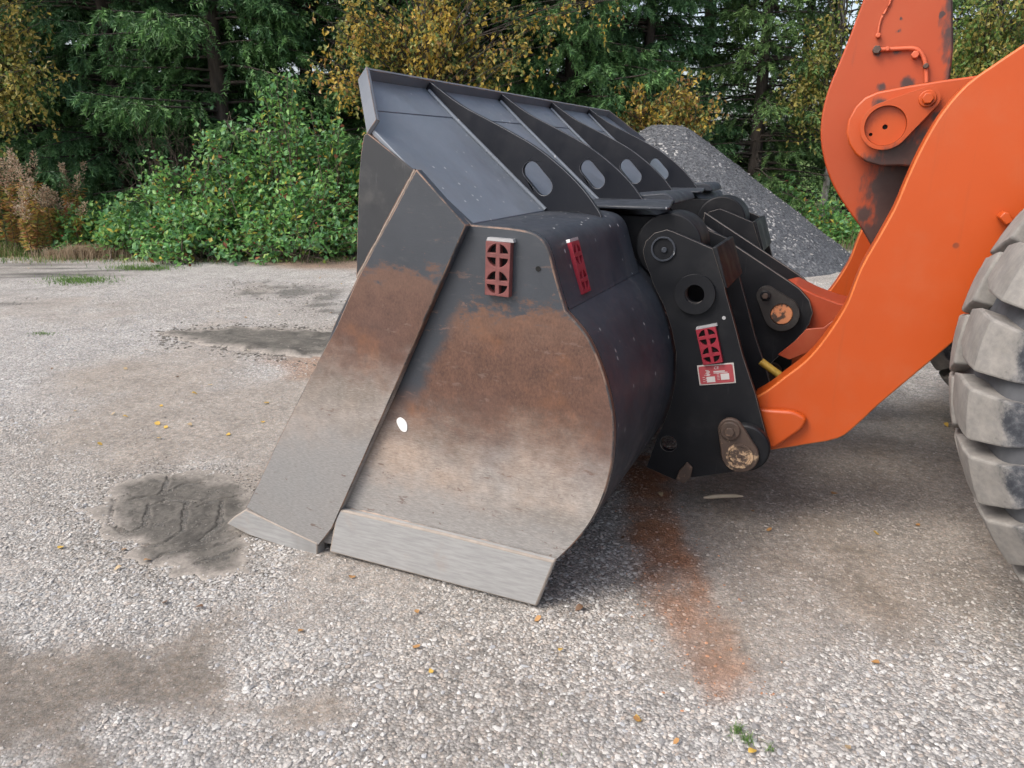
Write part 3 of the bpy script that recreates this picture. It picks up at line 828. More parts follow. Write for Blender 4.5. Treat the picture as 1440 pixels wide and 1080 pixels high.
for y, me in ((YA, a_me), (1.30, a2_me), (BW - 1.30 - .032, a2_me), (BW - YA - .032, a_me)):
    o = link('hook_plate', me, None, coupler, .003, edge=M['edge_worn']); o.location.y += y
for s, y0 in ((1, YA), (-1, BW - YA)):
    plate('bore_ring', circ(*hb, .082, 40), *( (y0 - .022, y0 - .001) if s > 0 else (y0 + .001, y0 + .022)), M['black_matt'], coupler, holes=[circ(*hb, .039, 28)], bevel=.006)
    yy = (y0 - .008, y0 - .001) if s > 0 else (y0 + .001, y0 + .008)
    plate('pin_cap', circ(*EYE, .050, 36), *yy, M['black'], coupler, holes=[circ(*EYE, .043, 30)], bevel=.002)
    plate('pin_cap', circ(EYE[0] + .004, EYE[1] - .004, .012, 20), *yy, M['black'], coupler, bevel=.003)
# rear cross plates between each pair of hook plates
c0, c1 = P(1003, 350, YA), P(1019, 404, YA)
for y0, y1 in ((YA - .004, 1.334), (BW - 1.334, BW - YA + .004)):
    plate('cross_plate', [(c0[0] - .004, c0[1] + .006), (c0[0] + .014, c0[1] + .008), (c1[0] + .013, c1[1] - .004), (c1[0] + .001, c1[1])], y0, y1, M['black_matt'], coupler, bevel=.003)
    plate('spacer_tube', circ(*hl, .05, 24), y0 + .04, y1 - .04, M['black_matt'], coupler, holes=[circ(*hl, .036, 20)], bevel=0) if False else None
# round cross tube tying the hook plate pairs together
plate('cross_tube', circ(hb[0] + .03, hb[1] - .25, .085, 32), 1.335, BW - 1.335, M['black_matt'], coupler, bevel=.003)
# centre plates that carry the tilt link
YB = 1.585
b_px = [(973, 305), (1107, 394), (1124, 406), (1138, 422), (1143, 440), (1138, 456), (1128, 470), (1093, 503), (1075, 520)]
b_out = PP(b_px, YB) + [(.50, .46), (.34, .46), (.30, .62), (.29, 1.02), (.16, 1.14)]
b_out = [b_out[0]] + b_out[1:]
lp = P(1100, 440, YB)
for y in (YB, BW - YB - .03):
    plate('centre_plate', b_out, y, y + .03, M['black_matt'], coupler, bevel=.003, edge=M['edge_worn'])
plate('link_pin', circ(lp[0], lp[1], .055, 30), YB - .02, BW - YB + .02, M['rustpin'], coupler, bevel=.004)
lpp = P(1077, 415, YB - .03)
plate('pin_keeper', hull(lp, .080, lpp, .042), YB - .040, YB - .001, m_black('greasy_keeper', (.020, .017, .016), .5, .5, False), coupler, bevel=.006, holes=[circ(*lp, .052, 30)])
plate('pin_end', circ(*lp, .050, 30), YB - .034, YB - .022, m_pin('orange_flaked_pin', (.56, .22, .10), .72), coupler, bevel=.004)
plate('keeper_bolt', circ(*lpp, .025, 24), YB - .052, YB - .041, M['black_matt'], coupler, bevel=.004)
plate('keeper_bolt', circ(lpp[0], lpp[1], .015, 6), YB - .066, YB - .0525, M['rustpin'], coupler, bevel=.003)
# lower pin with keeper
pl0, pl1 = P(1042, 636, YA - .03), P(1029, 601, YA - .03)
plate('pin_boss', circ(*P(1047, 628, YA - .02), .102, 40), YA - .045, YA - .001, M['black_matt'], coupler, bevel=.008)
plate('pin_keeper', hull(pl0, .074, pl1, .050), YA - .070, YA - .046, m_pin('flaking_keeper', (.33, .235, .15), .36), coupler, bevel=.005)
plate('keeper_bolt', circ(*pl1, .040, 28), YA - .082, YA - .0705, M['rustpin'], coupler, bevel=.005)
plate('keeper_bolt', circ(*pl1, .021, 6), YA - .096, YA - .0825, M['rustpin'], coupler, bevel=.003)
plate('pin_end', circ(*pl0, .054, 36), YA - .078, YA - .0705, M['cream'], coupler, bevel=.003, holes=[circ(*pl0, .043, 30)])
plate('pin_end', circ(*pl0, .042, 36), YA - .074, YA - .0705, M['cream'], coupler, bevel=.003)
plate('pin_end', circ(*pl0, .010, 12), YA - .079, YA - .0745, M['rustpin'], coupler, bevel=.002)
plate('drain_lug', PP([(955, 662), (966, 650), (974, 658), (971, 671), (962, 680), (950, 675)], YA - .01), YA - .014, YA - .001, M['rustpin'], coupler, bevel=.003)
wd = P(1018, 447, YA)
plate('paint_dab', circ(wd[0], wd[1], .008, 7), YA - .0015, YA + .001, M['tin'], coupler, bevel=0)
cb = P(998, 486, YA - .01)
badge(coupler, (cb[0], YA - .0005, cb[1]), .080, .150, .020, R_(-16), 0, M['red'], 'red cast badge above the data plate')
# data plate
def qmesh(w, h, y0, y1, cx=0, cz=0): return plate_mesh([(cx-w/2, cz-h/2), (cx+w/2, cz-h/2), (cx+w/2, cz+h/2), (cx-w/2, cz+h/2)], [], y0, y1)
dc = P(1007.5, 526, YA)
me = qmesh(.148, .086, -.003, 0); me.materials.append(m_simple('plate_rim', (.52, .49, .46), .5, .2, .15, 60))
dp = link('data_plate', me, None, coupler, .0008, 1, 'red and silver data plate on the coupler'); dp.location += Vector((dc[0], YA - .0005, dc[1])); dp.rotation_euler = (0, R_(-11.5), 0)
def onplate(name, me, mat):
    me.materials.append(mat); k = bpy.data.objects.new(name, me); col.objects.link(k); k.parent = dp; return k
onplate('red_field', qmesh(.138, .076, -.0042, -.0032), m_simple('plate_red', (.33, .05, .06), .5, 0, .2, 80))
fw_ = m_simple('plate_print', (.50, .47, .46), .6, 0, .1, 80)
for cx, cz, w, h in ((-.024, -.020, .034, .024), (.034, -.012, .034, .026)):
    onplate('stamp_field', qmesh(w, h, -.0052, -.0044, cx, cz), fw_)
bars = [(-.052 + .012 * (i % 2), .0 + .0045 * i, .010, .0018) for i in range(-6, -1)] + [(.007, -.022 + .006 * i, .010, .0016) for i in range(5)]
for i in range(6): bars.append((-.033 + .003 * math.sin(i * 2.2), .004 + .0042 * i - .006, .014, .0025))
bars += [(.013, .012, .046, .0048), (.018, .006, .056, .0030), (-.040, .000, .018, .002)]
bm = bmesh.new()
for cx, cz, w, h in bars:
    v = [bm.verts.new((cx + a * w / 2, -.0046, cz + b * h / 2)) for a, b in ((-1,-1),(1,-1),(1,1),(-1,1))]; bm.faces.new(v)
me = bpy.data.meshes.new('printed_lines'); bm.to_mesh(me); bm.free(); onplate('printed_lines', me, fw_)
fc = bpy.data.curves.new('ce_mark', 'FONT'); fc.body = 'CE'; fc.size = .017; fc.align_x = 'CENTER'; fc.align_y = 'CENTER'
fo = bpy.data.objects.new('ce_tmp', fc); col.objects.link(fo)
me = bpy.data.meshes.new_from_object(fo.evaluated_get(bpy.context.evaluated_depsgraph_get()))
bpy.data.objects.remove(fo)
me.transform(Matrix.Translation((.004, -.0046, .027)) @ Matrix.Rotation(R_(90), 4, 'X'))
onplate('ce_mark', me, fw_)
for cx, cz in ((-.068, .037), (.068, .037), (-.068, -.037), (.068, -.037)):
    onplate('rivet', plate_mesh(circ(cx, cz, .0028, 10), [], -.0060, -.0044), M['tin'])

# ------------------------------------------------------------------ wheel loader front end
loader = thing('wheel_loader', (2.16, BW / 2, 0), 'orange wheel loader with lift arms, tilt lever and large dusty tyres', 'wheel loader')
YR = 1.0                                                # outer face of the near lift arm
arm_top = [(1060, 560), (1080, 548), (1102, 531), (1132, 508), (1155, 482), (1176, 452), (1192, 424), (1210, 378), (1236, 332), (1258, 292), (1275, 252), (1297, 205), (1325, 158), (1360, 118), (1400, 89), (1440, 62)]
arm_bot = [(1440, 410), (1385, 446), (1335, 486), (1285, 528), (1235, 570), (1205, 598), (1178, 617), (1130, 626), (1086, 633), (1062, 632), (1045, 615), (1040, 590)]
at, ab = spl(PP(arm_top, YR), 3), spl(PP(arm_bot[:9], YR), 3)
arm_out = at + [(1.75, 2.14), (2.3, 2.36), (2.9, 2.42), (3.05, 2.30), (3.0, 2.12), (2.5, 1.86), (1.95, 1.36), (1.68, 1.10)] + ab + PP(arm_bot[9:], YR)
M['arm'] = m_orange('orange_arm_paint', (.43, .061, .004), [], .25, .42, .75, 0.0, .30)
M['edge_orange'] = m_simple('worn_orange_edge', (.50, .115, .022), .55, 0, .3, 12)
arm_grease = [(*[P(1180, 618, YR)[0], YR, P(1180, 618, YR)[1]], .03)]
arm_me = plate_mesh(arm_out, [], 0, .15); arm_me.materials.append(M['arm'])
for y in (YR, BW - YR - .15):
    o = link('lift_arm', arm_me, None, loader, .007, 3, edge=M['edge_orange']); o.location.y += y
pad = round_poly(PP([(1064, 574), (1118, 577), (1136, 588), (1128, 603), (1088, 630), (1070, 622)], YR - .02), [.0, .03, .02, .02, .01, .0])
plate('arm_pad', pad, YR - .035, YR - .001, M['arm'], loader, bevel=.012, seg=3)
plate('stop_lug', PP([(1403, 305), (1411, 297), (1418, 299), (1424, 310), (1413, 316)], YR - .04), YR - .07, YR - .001, M['arm'], loader, bevel=.004)
# bell crank between the arms
YK = 1.63
grease = lambda px, py, y, r: (P(px, py, y)[0], y, P(px, py, y)[1], r)
crank_mat = m_orange('faded_orange_lever_paint', (.35, .050, .008),
    [grease(1268, 262, YK, .18), grease(1250, 305, YK, .12), grease(1292, 235, YK, .12), grease(1230, 332, YK, .10), 
     *[grease(1348, yy_, YK, .06) for yy_ in range(-10, 125, 18)], grease(1300, 262, YK, .14), grease(1235, 262, YK, .06), grease(1218, 300, YK, .05), grease(1264, 44, YK, .012), grease(1267, 26, YK, .010), grease(1326, 20, YK, .014), grease(1234, 74, YK, .02), grease(1262, 72, YK, .02), grease(1240, 122, YK, .02), grease(1275, 118, YK, .03)], .12, .5, .35, .55)
kl = [(1338, -330), (1215, -200), (1214, 0), (1196, 48), (1180, 88), (1165, 125), (1156, 160), (1154, 195), (1160, 230), (1172, 262), (1190, 292), (1210, 320), (1226, 347)]
kr = [(1245, 375), (1290, 330), (1320, 230), (1336, 112), (1341, 70), (1340, 0), (1420, -160), (1440, -300)]
k_out = PP(kl[:2], YK) + spl(PP(kl[2:], YK), 3) + PP(kr, YK)
plate('bell_crank', k_out, YK, YK + .27, crank_mat, loader, bevel=.008, seg=3, label='faded orange tilt lever stained with black grease')
# pivot bracket in front of the crank, with pin keeper and bolt
YV = 1.47
br_mat = m_orange('orange_bracket_paint', (.41, .059, .006), [grease(1228, 232, YV, .06), grease(1256, 228, YV, .085), grease(1285, 218, YV, .09), grease(1305, 195, YV, .07), grease(1238, 146, YV, .03), grease(1318, 165, YV, .03)], .25, .45, .35)
bc = P(1246, 181, YV)
v_px = [(1190, 187), (1193, 168), (1203, 150), (1216, 137), (1234, 129), (1280, 120), (1330, 112), (1390, 104), (1440, 98), (1440, 330), (1360, 300), (1300, 236), (1264, 233), (1240, 234), (1218, 228), (1203, 217), (1194, 203)]
plate('pivot_bracket', PP(v_px, YV), YV, YV + .12, br_mat, loader, bevel=.008, seg=3)
plate('pivot_bracket', PP(v_px, YV), BW - YV - .12, BW - YV, br_mat, loader, bevel=.008, seg=3)
yk = YV - .03
kc, kb = P(1245, 177, yk), P(1304, 139, yk)
plate('pin_keeper', hull(kc, .094, kb, .046), YV - .045, YV - .001, br_mat, loader, holes=[circ(*kc, .078, 44)], bevel=.005)
plate('pin_face', circ(*kc, .077, 44), YV - .018, YV - .001, M['arm'], loader, holes=[circ(kc[0], kc[1] - .004, .010, 14), circ(kc[0] - .050, kc[1] - .033, .007, 12)], bevel=.003)
plate('grease_hole', circ(kc[0], kc[1] - .004, .0098, 14), YV - .008, YV - .002, M['hole'], loader, bevel=0)
plate('grease_hole', circ(kc[0] - .050, kc[1] - .033, .0068, 12), YV - .008, YV - .002, M['hole'], loader, bevel=0)
plate('keeper_bolt', circ(*kb, .032, 28), YV - .053, YV - .0455, M['arm'], loader, bevel=.003)
plate('keeper_bolt', circ(*kb, .023, 6), YV - .075, YV - .0535, M['arm'], loader, bevel=.004)
# grease pipes on the crank
def k3(px, py, dy=-.014):
    q = P(px, py, YK + dy); return (q[0], YK + dy, q[1])
pipe_mat = m_orange('pipe_paint', (.50, .10, .04), [], .3, .5)
tube('grease_pipe', [k3(*q) for q in spl([(1232, 70), (1255, 69), (1283, 68), (1293, 72), (1299, 82), (1302, 94), (1303, 116)], 4)], .0085, pipe_mat, loader)
tube('grease_line', [k3(*q, -.007) for q in spl([(1254, -6), (1250, 8), (1241, 22), (1237, 34), (1235, 46)], 4)], .0045, pipe_mat, loader, 6)
for px, py, r, m in ((1233, 70, .018, 'hole'), (1287, 77, .016, 'rustpin'), (1235, 50, .011, 'tin'), (1302, 93, .012, 'hole'), (1248, 69, .010, 'rustpin')):
    q = P(px, py, YK - .02)
    plate('pipe_fitting', circ(*q, r, 6), YK - .032, YK - .001, pipe_mat if m != 'hole' else M['rustpin'], loader, bevel=.003)
# tilt link from the coupler to the crank foot
YL0, YL1 = YB + .055, BW - YB - .055
l_px = [(1086, 408), (1118, 400), (1146, 414), (1178, 426), (1260, 445), (1260, 500), (1170, 480), (1130, 478), (1090, 465)]
link_mat = m_orange('link_paint', (.32, .042, .010), [], .35, .5, .3)
plate('tilt_link', PP(l_px, YB + .05), YL0, YL1, link_mat, loader, bevel=.008)
# arm cross tube and a bracket plate under the link
plate('arm_cross_tube', circ(1.12, 1.02, .13, 36), YR + .151, BW - YR - .151, M['arm'], loader, bevel=0)
plate('hose_guard', PP([(1094, 499), (1118, 480), (1134, 463), (1158, 461), (1200, 430), (1200, 470), (1130, 498), (1110, 506)], 1.32), 1.32, 1.335, m_orange('guard_paint', (.27, .035, .008), [], .3, .5), loader, bevel=.002)
hq = [P(1070, 508, 1.25), P(1086, 520, 1.25), P(1106, 535, 1.25)]
tube('yellow_hose', [(hq[0][0], 1.25, hq[0][1]), (hq[1][0], 1.25, hq[1][1]), (hq[2][0] + .05, 1.25, hq[2][1] - .03)], .017, m_simple('brass_yellow', (.45, .30, .05), .5, .2, .3, 30), loader)
# greasy socket behind the coupler where the arm pin runs through
plate('arm_pin', circ(*pl0, .05, 28), YA - .03, 1.36, M['rustpin'], loader, bevel=0)
plate('arm_pin', circ(*pl0, .05, 28), BW - 1.36, BW - YA + .03, M['rustpin'], loader, bevel=0)
# front axle and frame behind the wheels
AX, AZ, TR = 2.16, .905, .93
fr_mat = m_simple('dark_frame', (.022, .020, .019), .7, 0, .4)
plate('front_axle', circ(AX, AZ - .05, .20, 32), .95, BW - .95, fr_mat, loader, bevel=.02)
plate('front_frame', round_poly([(1.75, .55), (3.1, .45), (3.3, 1.2), (3.1, 2.5), (2.6, 2.5), (2.0, 1.2)], .08), 1.2, BW - 1.2, fr_mat, loader, bevel=.02)

# wheels: carcass, rim and single lugs
TW = .36
def lathe(name, prof, cx, cz, y0, mat, parent, n=96):
    a = np.linspace(0, 2 * np.pi, n, endpoint=False)
    pr = np.array(prof)
    V = np.stack([pr[:, None, 1] * np.cos(a)[None], np.repeat(pr[:, :1], n, 1), pr[:, None, 1] * np.sin(a)[None]], -1).reshape(-1, 3)
    m = len(pr); i = np.arange(m - 1)[:, None] * n; j = np.arange(n)[None]; k = (j + 1) % n
    F = np.stack([i + j, i + k, i + n + k, i + n + j], -1).reshape(-1, 4)
    return mesh_np(name, V, F, smooth=True)
t = NT('tyre_rubber')
x, y, z = t.xyz()
dusty = t.math('ADD', t.smooth(-.366, -.335, t.math('ADD', y, t.math('MULTIPLY', t.math('SUBTRACT', t.noise(14, 6, .7), .5), .10))), 0)
side2 = t.smooth(.30, .34, y)
dustc = t.mix(t.smooth(.3, .7, t.noise(9, 7, .7)), (.195, .184, .170), (.265, .25, .232))
blk = t.mix(t.smooth(.35, .7, t.noise(14, 7, .75)), (.030, .033, .040), (.12, .126, .14))
dm = t.math('MULTIPLY', t.math('MAXIMUM', dusty, side2), t.math('ADD', .72, t.math('MULTIPLY', t.smooth(.35, .65, t.noise(22, 6, .75)), .28)))
t.set(Base_Color=t.mix(dm, blk, dustc), Roughness=t.mix(dm, (.75,)*3, (.95,)*3), Specular_IOR_Level=.25)
t.bump(t.noise(70, 6, .8), .2, .004)
M['tyre'] = t.m
M['groove'] = m_simple('tyre_groove', (.075, .078, .086), .85, 0, .5, 18)
carc = [(-.30, .33), (-.345, .42), (-.365, .58), (-.355, .74), (-.335, .82), (-.27, .850), (-.12, .866), (0, .870), (.10, .868), (.20, .880), (.28, .884), (.345, .855), (.355, .74), (.365, .58), (.345, .42), (.30, .33)]
carc_me = lathe('carcass', spl(carc, 3), 0, 0, 0, None, None); carc_me.materials.append(M['groove'])
rim = [(-.22, .02), (-.22, .16), (-.10, .18), (-.10, .29), (-.27, .32), (-.29, .36), (.29, .36), (.27, .32), (.15, .30), (.15, .05)]
rim_me = lathe('rim', rim, 0, 0, 0, None, None, 64); rim_me.materials.append(M['arm'])
def crown(y): return .928 - .030 * (abs(y) / .36) ** 2.4
def lug_mesh(name, quad, shoulder):
    """lug from a rounded (angle, width) outline, wrapped round the tread; sits from the carcass to the crown"""
    rp = round_poly(quad, [.010] * len(quad), 4); out = []
    for i in range(len(rp)):
        p, q = np.array(rp[i]), np.array(rp[(i + 1) % len(rp)]); m_ = max(1, int(np.linalg.norm(q - p) / .03))
        out += [tuple(p + (q - p) * k / m_) for k in range(m_)]
    c = np.mean(np.array(quad), 0)
    bm = bmesh.new(); rings = []
    for k, (grow, dep) in enumerate(((.0015, -.10), (0, -.012), (-.002, -.005), (-.006, -.001), (-.014, 0), (None, .45), (None, .8))):
        ring = []
        for (s, y) in out:
            v = np.array((s, y)) - c; Lv = np.linalg.norm(v)
            v2 = v * (1 + grow / Lv) if grow is not None else v * (1 - dep) * .85
            s2, y2 = c[0] + v2[0], c[1] + v2[1]
            r = crown(min(abs(y2), .375)) + (dep if grow is not None else 0)
            if abs(y2) > .29: r -= shoulder * ((abs(y2) - .29) / .08) ** 1.8
            a_ = s2 / .93
            ring.append(bm.verts.new((-r * math.cos(a_), y2, r * math.sin(a_))))
        rings.append(ring)
    n = len(out)
    for A, B in zip(rings[:-1], rings[1:]):
        for i in range(n): bm.faces.new([A[i], A[(i + 1) % n], B[(i + 1) % n], B[i]])
    cv = bm.verts.new((-(crown(c[1])) * math.cos(c[0] / .93), c[1], crown(c[1]) * math.sin(c[0] / .93)))
    for i in range(n): bm.faces.new([rings[-1][i], rings[-1][(i + 1) % n], cv])
    bmesh.ops.recalc_face_normals(bm, faces=bm.faces)
    me = bpy.data.meshes.new(name); bm.to_mesh(me); bm.free(); sharp(me, 42)
    me.materials.append(M['tyre'])
    return me
NL = 27
# (arc length up the tyre, across): inner half lugs with slanting grooves, outer half lugs set half a pitch on
sh = [(-.1065, .368), (.1065, .368), (.1065, .24), (.150, .052), (-.022, .052), (-.088, .20)]
def shoulder_lug(name):
    """outer lug: tread block that folds over the shoulder and runs down the sidewall"""
    cs = [(.028, .905), (.012, .926), (-.10, .929), (-.20, .925), (-.258, .918), (-.270, .911), (-.350, .840), (-.357, .828), (-.370, .770), (-.381, .715)]
    cs = [(.03, .80)] + cs + [(-.345, .69), (-.20, .78)]
    cs = np.array(cs); cen = np.array((-.17, .83))
    hh = np.interp(cs[:, 0], [-.40, -.30, -.05, .03], [.070, .080, .080, .050])
    bm = bmesh.new(); rings = []
    for f_, ins in ((-1.03, .009), (-.99, .002), (-.92, 0), (-.45, 0), (0, 0), (.45, 0), (.92, 0), (.99, .002), (1.03, .009)):
        ring = []
        for (y, r), h in zip(cs, hh):
            v = np.array((y, r)) - cen; v = v * (1 - ins / np.linalg.norm(v)); y2, r2 = cen + v
            a_ = f_ * h / .93; ring.append(bm.verts.new((-r2 * math.cos(a_), y2, r2 * math.sin(a_))))
        rings.append(ring)
    n = len(cs)
    for A, B in zip(rings[:-1], rings[1:]):
        for i in range(n): bm.faces.new([A[i], A[(i + 1) % n], B[(i + 1) % n], B[i]])
    bm.faces.new(rings[0]); bm.faces.new(rings[-1])
    bmesh.ops.recalc_face_normals(bm, faces=bm.faces)
    me = bpy.data.meshes.new(name); bm.to_mesh(me); bm.free(); sharp(me, 17); me.materials.append(M['tyre'])
    return me
lug_sets = [(lug_mesh('lug_inner', sh, .05), 0.0), (shoulder_lug('lug_outer'), .55)]
for wy in (.60, BW - .60):
    w = bpy.data.objects.new('wheel', carc_me); col.objects.link(w); w.parent = loader
    w.location = Vector((AX, wy, AZ)) - loader.location
    r_ = bpy.data.objects.new('rim', rim_me); col.objects.link(r_); r_.parent = w
    if wy > 1: r_.rotation_euler.z = math.pi
    for me, ph_ in lug_sets:
        for i in range(NL):
            ang = 2 * math.pi * (i + ph_) / NL
            o = bpy.data.objects.new('lug', me); col.objects.link(o); o.parent = w
            o.rotation_euler = (0, ang, 0)

# ------------------------------------------------------------------ vegetation helpers
M['needles'] = m_leaf('spruce_needles', .6, .2)
M['leaves'] = m_leaf('leaves', .45, .45)
M['grass'] = m_leaf('grass_blades', .6, .3)
M['bark'] = m_bark('spruce_bark', (.030, .024, .020), (.085, .068, .056))
M['twig'] = m_bark('dry_twig', (.07, .05, .038), (.17, .13, .10), 20)
M['birch_bark'] = m_bark('birch_bark', (.10, .09, .08), (.45, .43, .40), 5)
def unit(v): return v / (np.linalg.norm(v, axis=-1, keepdims=True) + 1e-9)
def leaf_quads(pos, d, nrm, ln, wd, fold=.25):
    """folded pointed leaves: 5 vertices, 4 triangles each"""
    d = unit(d); s = unit(np.cross(nrm, d)); up = np.cross(d, s)
    ln, wd = ln[:, None], wd[:, None]
    p0 = pos; p1 = pos + d * ln * .45 + s * wd * .5 + up * wd * fold; p2 = pos + d * ln - up * ln * .12
    p3 = pos + d * ln * .45 - s * wd * .5 + up * wd * fold; pm = pos + d * ln * .5
    V = np.stack([p0, p1, p2, p3, pm], 1)
    f = np.array([(0, 1, 4), (1, 2, 4), (2, 3, 4), (3, 0, 4)])
    F = (f[None] + (np.arange(len(pos)) * 5)[:, None, None]).reshape(-1, 3)
    return V.reshape(-1, 3), F, 5
def spruce_meshes(seed, H, Rb, dens, z_low, tone, dead=0):
    r = np.random.default_rng(seed)
    base, dirs, L, nt = [], [], [], []
    paths, radii = [[(0, 0, -.3), (0, 0, H * .25), (.03, .02, H * .55), (0, 0, H)]], [[.155, .125, .075, .01]]
    tb, td, tl, tn = [], [], [], []
    z = z_low
    while z < H - .3:
        nb = r.integers(4, 7) if z < 6 else 4
        for k in range(nb):
            a = r.random() * 2 * math.pi
            zl = z + r.uniform(-.12, .12)
            l = (Rb * (1 - zl / H) ** .8 + .15) * r.uniform(.72, 1.12)
            o = np.array([math.cos(a), math.sin(a), 0]); s = np.linspace(0, 1, 9)[:, None]
            dr = r.uniform(.20, .42)
            pth = np.array([0, 0, zl]) + o * l * s + np.array([0, 0, 1.]) * l * (.10 * s - dr * s ** 2 + .16 * s ** 3)
            paths.append(pth[::2]); radii.append(np.linspace(.022, .004, 5) * (.6 + l / 3))
            if zl < 6.2: m = int((20 + 22 * l / 2) * dens)
            else: m = int((7 + 7 * l) * dens)
            ss = r.uniform(.10, 1.0, m) ** .8
            pp = np.stack([np.interp(ss, s[:, 0], pth[:, q]) for q in range(3)], 1)
            tang = unit(np.gradient(pth, axis=0)); tg = np.stack([np.interp(ss, s[:, 0], tang[:, q]) for q in range(3)], 1)
            sd = np.cross(tg, np.array([0, 0, 1.])) * r.choice([-1, 1], m)[:, None]
            d = unit(tg * r.uniform(.45, .9, (m, 1)) + sd * r.uniform(.3, 1.0, (m, 1)) + np.array([0, 0, -1.]) * r.uniform(.05, .75, (m, 1)))
            tb.append(pp); td.append(d); tl.append((.16 + .42 * (1 - ss)) * r.uniform(.7, 1.25, m) * (.6 + .25 * l)); tn.append(np.where(zl < 6.2, 1, 0) * np.ones(m))
        z += r.uniform(.17, .26) if z < 6 else .42
    if dead:
        for k in range(dead):
            a = r.random() * 2 * math.pi; zl = r.uniform(.3, max(.6, z_low + 1.2)); l = r.uniform(.6, 1.5)
            o = np.array([math.cos(a), math.sin(a), r.uniform(-.25, .25)]); q = np.cumsum(np.vstack([[0, 0, zl], *(o * l / 4 + r.normal(0, .05, 3) for _ in range(4))]), 0)
            paths.append(q); radii.append([.012, .009, .007, .005, .003])
            for w in range(3):
                b = q[r.integers(1, 4)]; paths.append(np.array([b, b + o * .2 + r.normal(0, .12, 3), b + o * .35 + r.normal(0, .2, 3)])); radii.append([.005, .004, .002])
    tb, td, tl, tn = map(np.concatenate, (tb, td, tl, tn))
    T = len(tb); n = 13
    t = np.linspace(.05, 1, n)[None, :, None]
    pos = tb[:, None] + td[:, None] * t * tl[:, None, None] + np.array([0, 0, -1.]) * (t ** 2) * tl[:, None, None] * .35
    td2 = unit(td[:, None] + np.array([0, 0, -1.]) * t * .7)
    tone_t = r.uniform(0, 1, (T, 1, 1))
    V, C = [], []
    for rep in range(2):
        rv = r.normal(size=pos.shape); rv[..., 2] *= .55; rv -= (rv * td2).sum(-1, keepdims=True) * td2
        d = unit(td2 * .9 + unit(rv) * .75)
        w = unit(np.cross(d, r.normal(size=pos.shape))) * .013
        ln = r.uniform(.055, .11, (T, n, 1)) * np.where(tn[:, None, None] > 0, 1, 1.7)
        w = w * np.where(tn[:, None, None] > 0, 1, 2.2)
        V.append(np.stack([pos - w, pos + w, pos + d * ln], 2).reshape(-1, 3))
        c = np.array(tone[0]) * (1 - tone_t) + np.array(tone[1]) * tone_t
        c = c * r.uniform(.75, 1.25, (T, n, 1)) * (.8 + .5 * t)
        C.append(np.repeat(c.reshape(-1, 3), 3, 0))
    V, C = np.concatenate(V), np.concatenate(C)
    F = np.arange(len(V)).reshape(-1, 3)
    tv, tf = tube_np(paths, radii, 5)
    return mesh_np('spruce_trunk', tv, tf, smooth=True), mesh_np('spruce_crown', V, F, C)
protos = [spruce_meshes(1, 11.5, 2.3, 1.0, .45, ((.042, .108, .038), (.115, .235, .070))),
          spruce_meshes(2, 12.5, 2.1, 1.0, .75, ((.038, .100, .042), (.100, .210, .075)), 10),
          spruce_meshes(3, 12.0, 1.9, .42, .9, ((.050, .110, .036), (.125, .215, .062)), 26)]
for tm, cm in protos:
    tm.materials.append(M['bark']); cm.materials.append(M['needles'])
def spruce(px, D, proto, sc_, rot, label, extra=0):
    x, y = LD((px - 720) / 1089 * D, D)
    e_ = thing('spruce_tree', (x, y, float(gz(np.array([x]), np.array([y]))[0]) - .02), label, 'spruce', 'spruce trees along the back of the yard')
    e_.rotation_euler.z = rot; e_.scale = (sc_, sc_, sc_)
    for nm, me in zip(('trunk', 'crown'), protos[proto]):
        o = bpy.data.objects.new(nm, me); col.objects.link(o); o.parent = e_
ordn = ['first', 'second', 'third', 'fourth', 'fifth', 'sixth', 'seventh', 'eighth', 'ninth', 'tenth', 'eleventh', 'twelfth']
front = [(-120, 14.6, 0), (50, 15.0, 0), (175, 14.4, 1), (318, 14.2, 0), (440, 15.0, 1), (575, 14.6, 0), (690, 15.2, 1), (800, 15.0, 0), (905, 16.0, 1)]
for i, (px, D, k) in enumerate(front):
    spruce(px, D, k, random.uniform(.92, 1.1), random.uniform(0, 6.28), f'dense dark green spruce, {ordn[i]} from the left in the near row')
rightr = [(985, 17.5, 2), (1062, 16.0, 2), (1118, 18.5, 2), (1205, 17.0, 2), (1300, 17.5, 2), (1400, 16.5, 2), (1500, 16.5, 2)]
for i, (px, D, k) in enumerate(rightr):
    spruce(px, D, k, random.uniform(.9, 1.12), random.uniform(0, 6.28), f'thin see-through spruce, {ordn[i]} from the left behind the dark gravel heap')
back_r = [(-30, 18, 1), (110, 18.6, 0), (250, 18, 1), (370, 18.5, 0), (510, 18.2, 1), (640, 18.8, 0), (755, 18.4, 1), (860, 19.2, 2)]
for i, (px, D, k) in enumerate(back_r):
    spruce(px, D, k, random.uniform(.95, 1.15), random.uniform(0, 6.28), f'shaded spruce, {ordn[i]} from the left in the row behind')

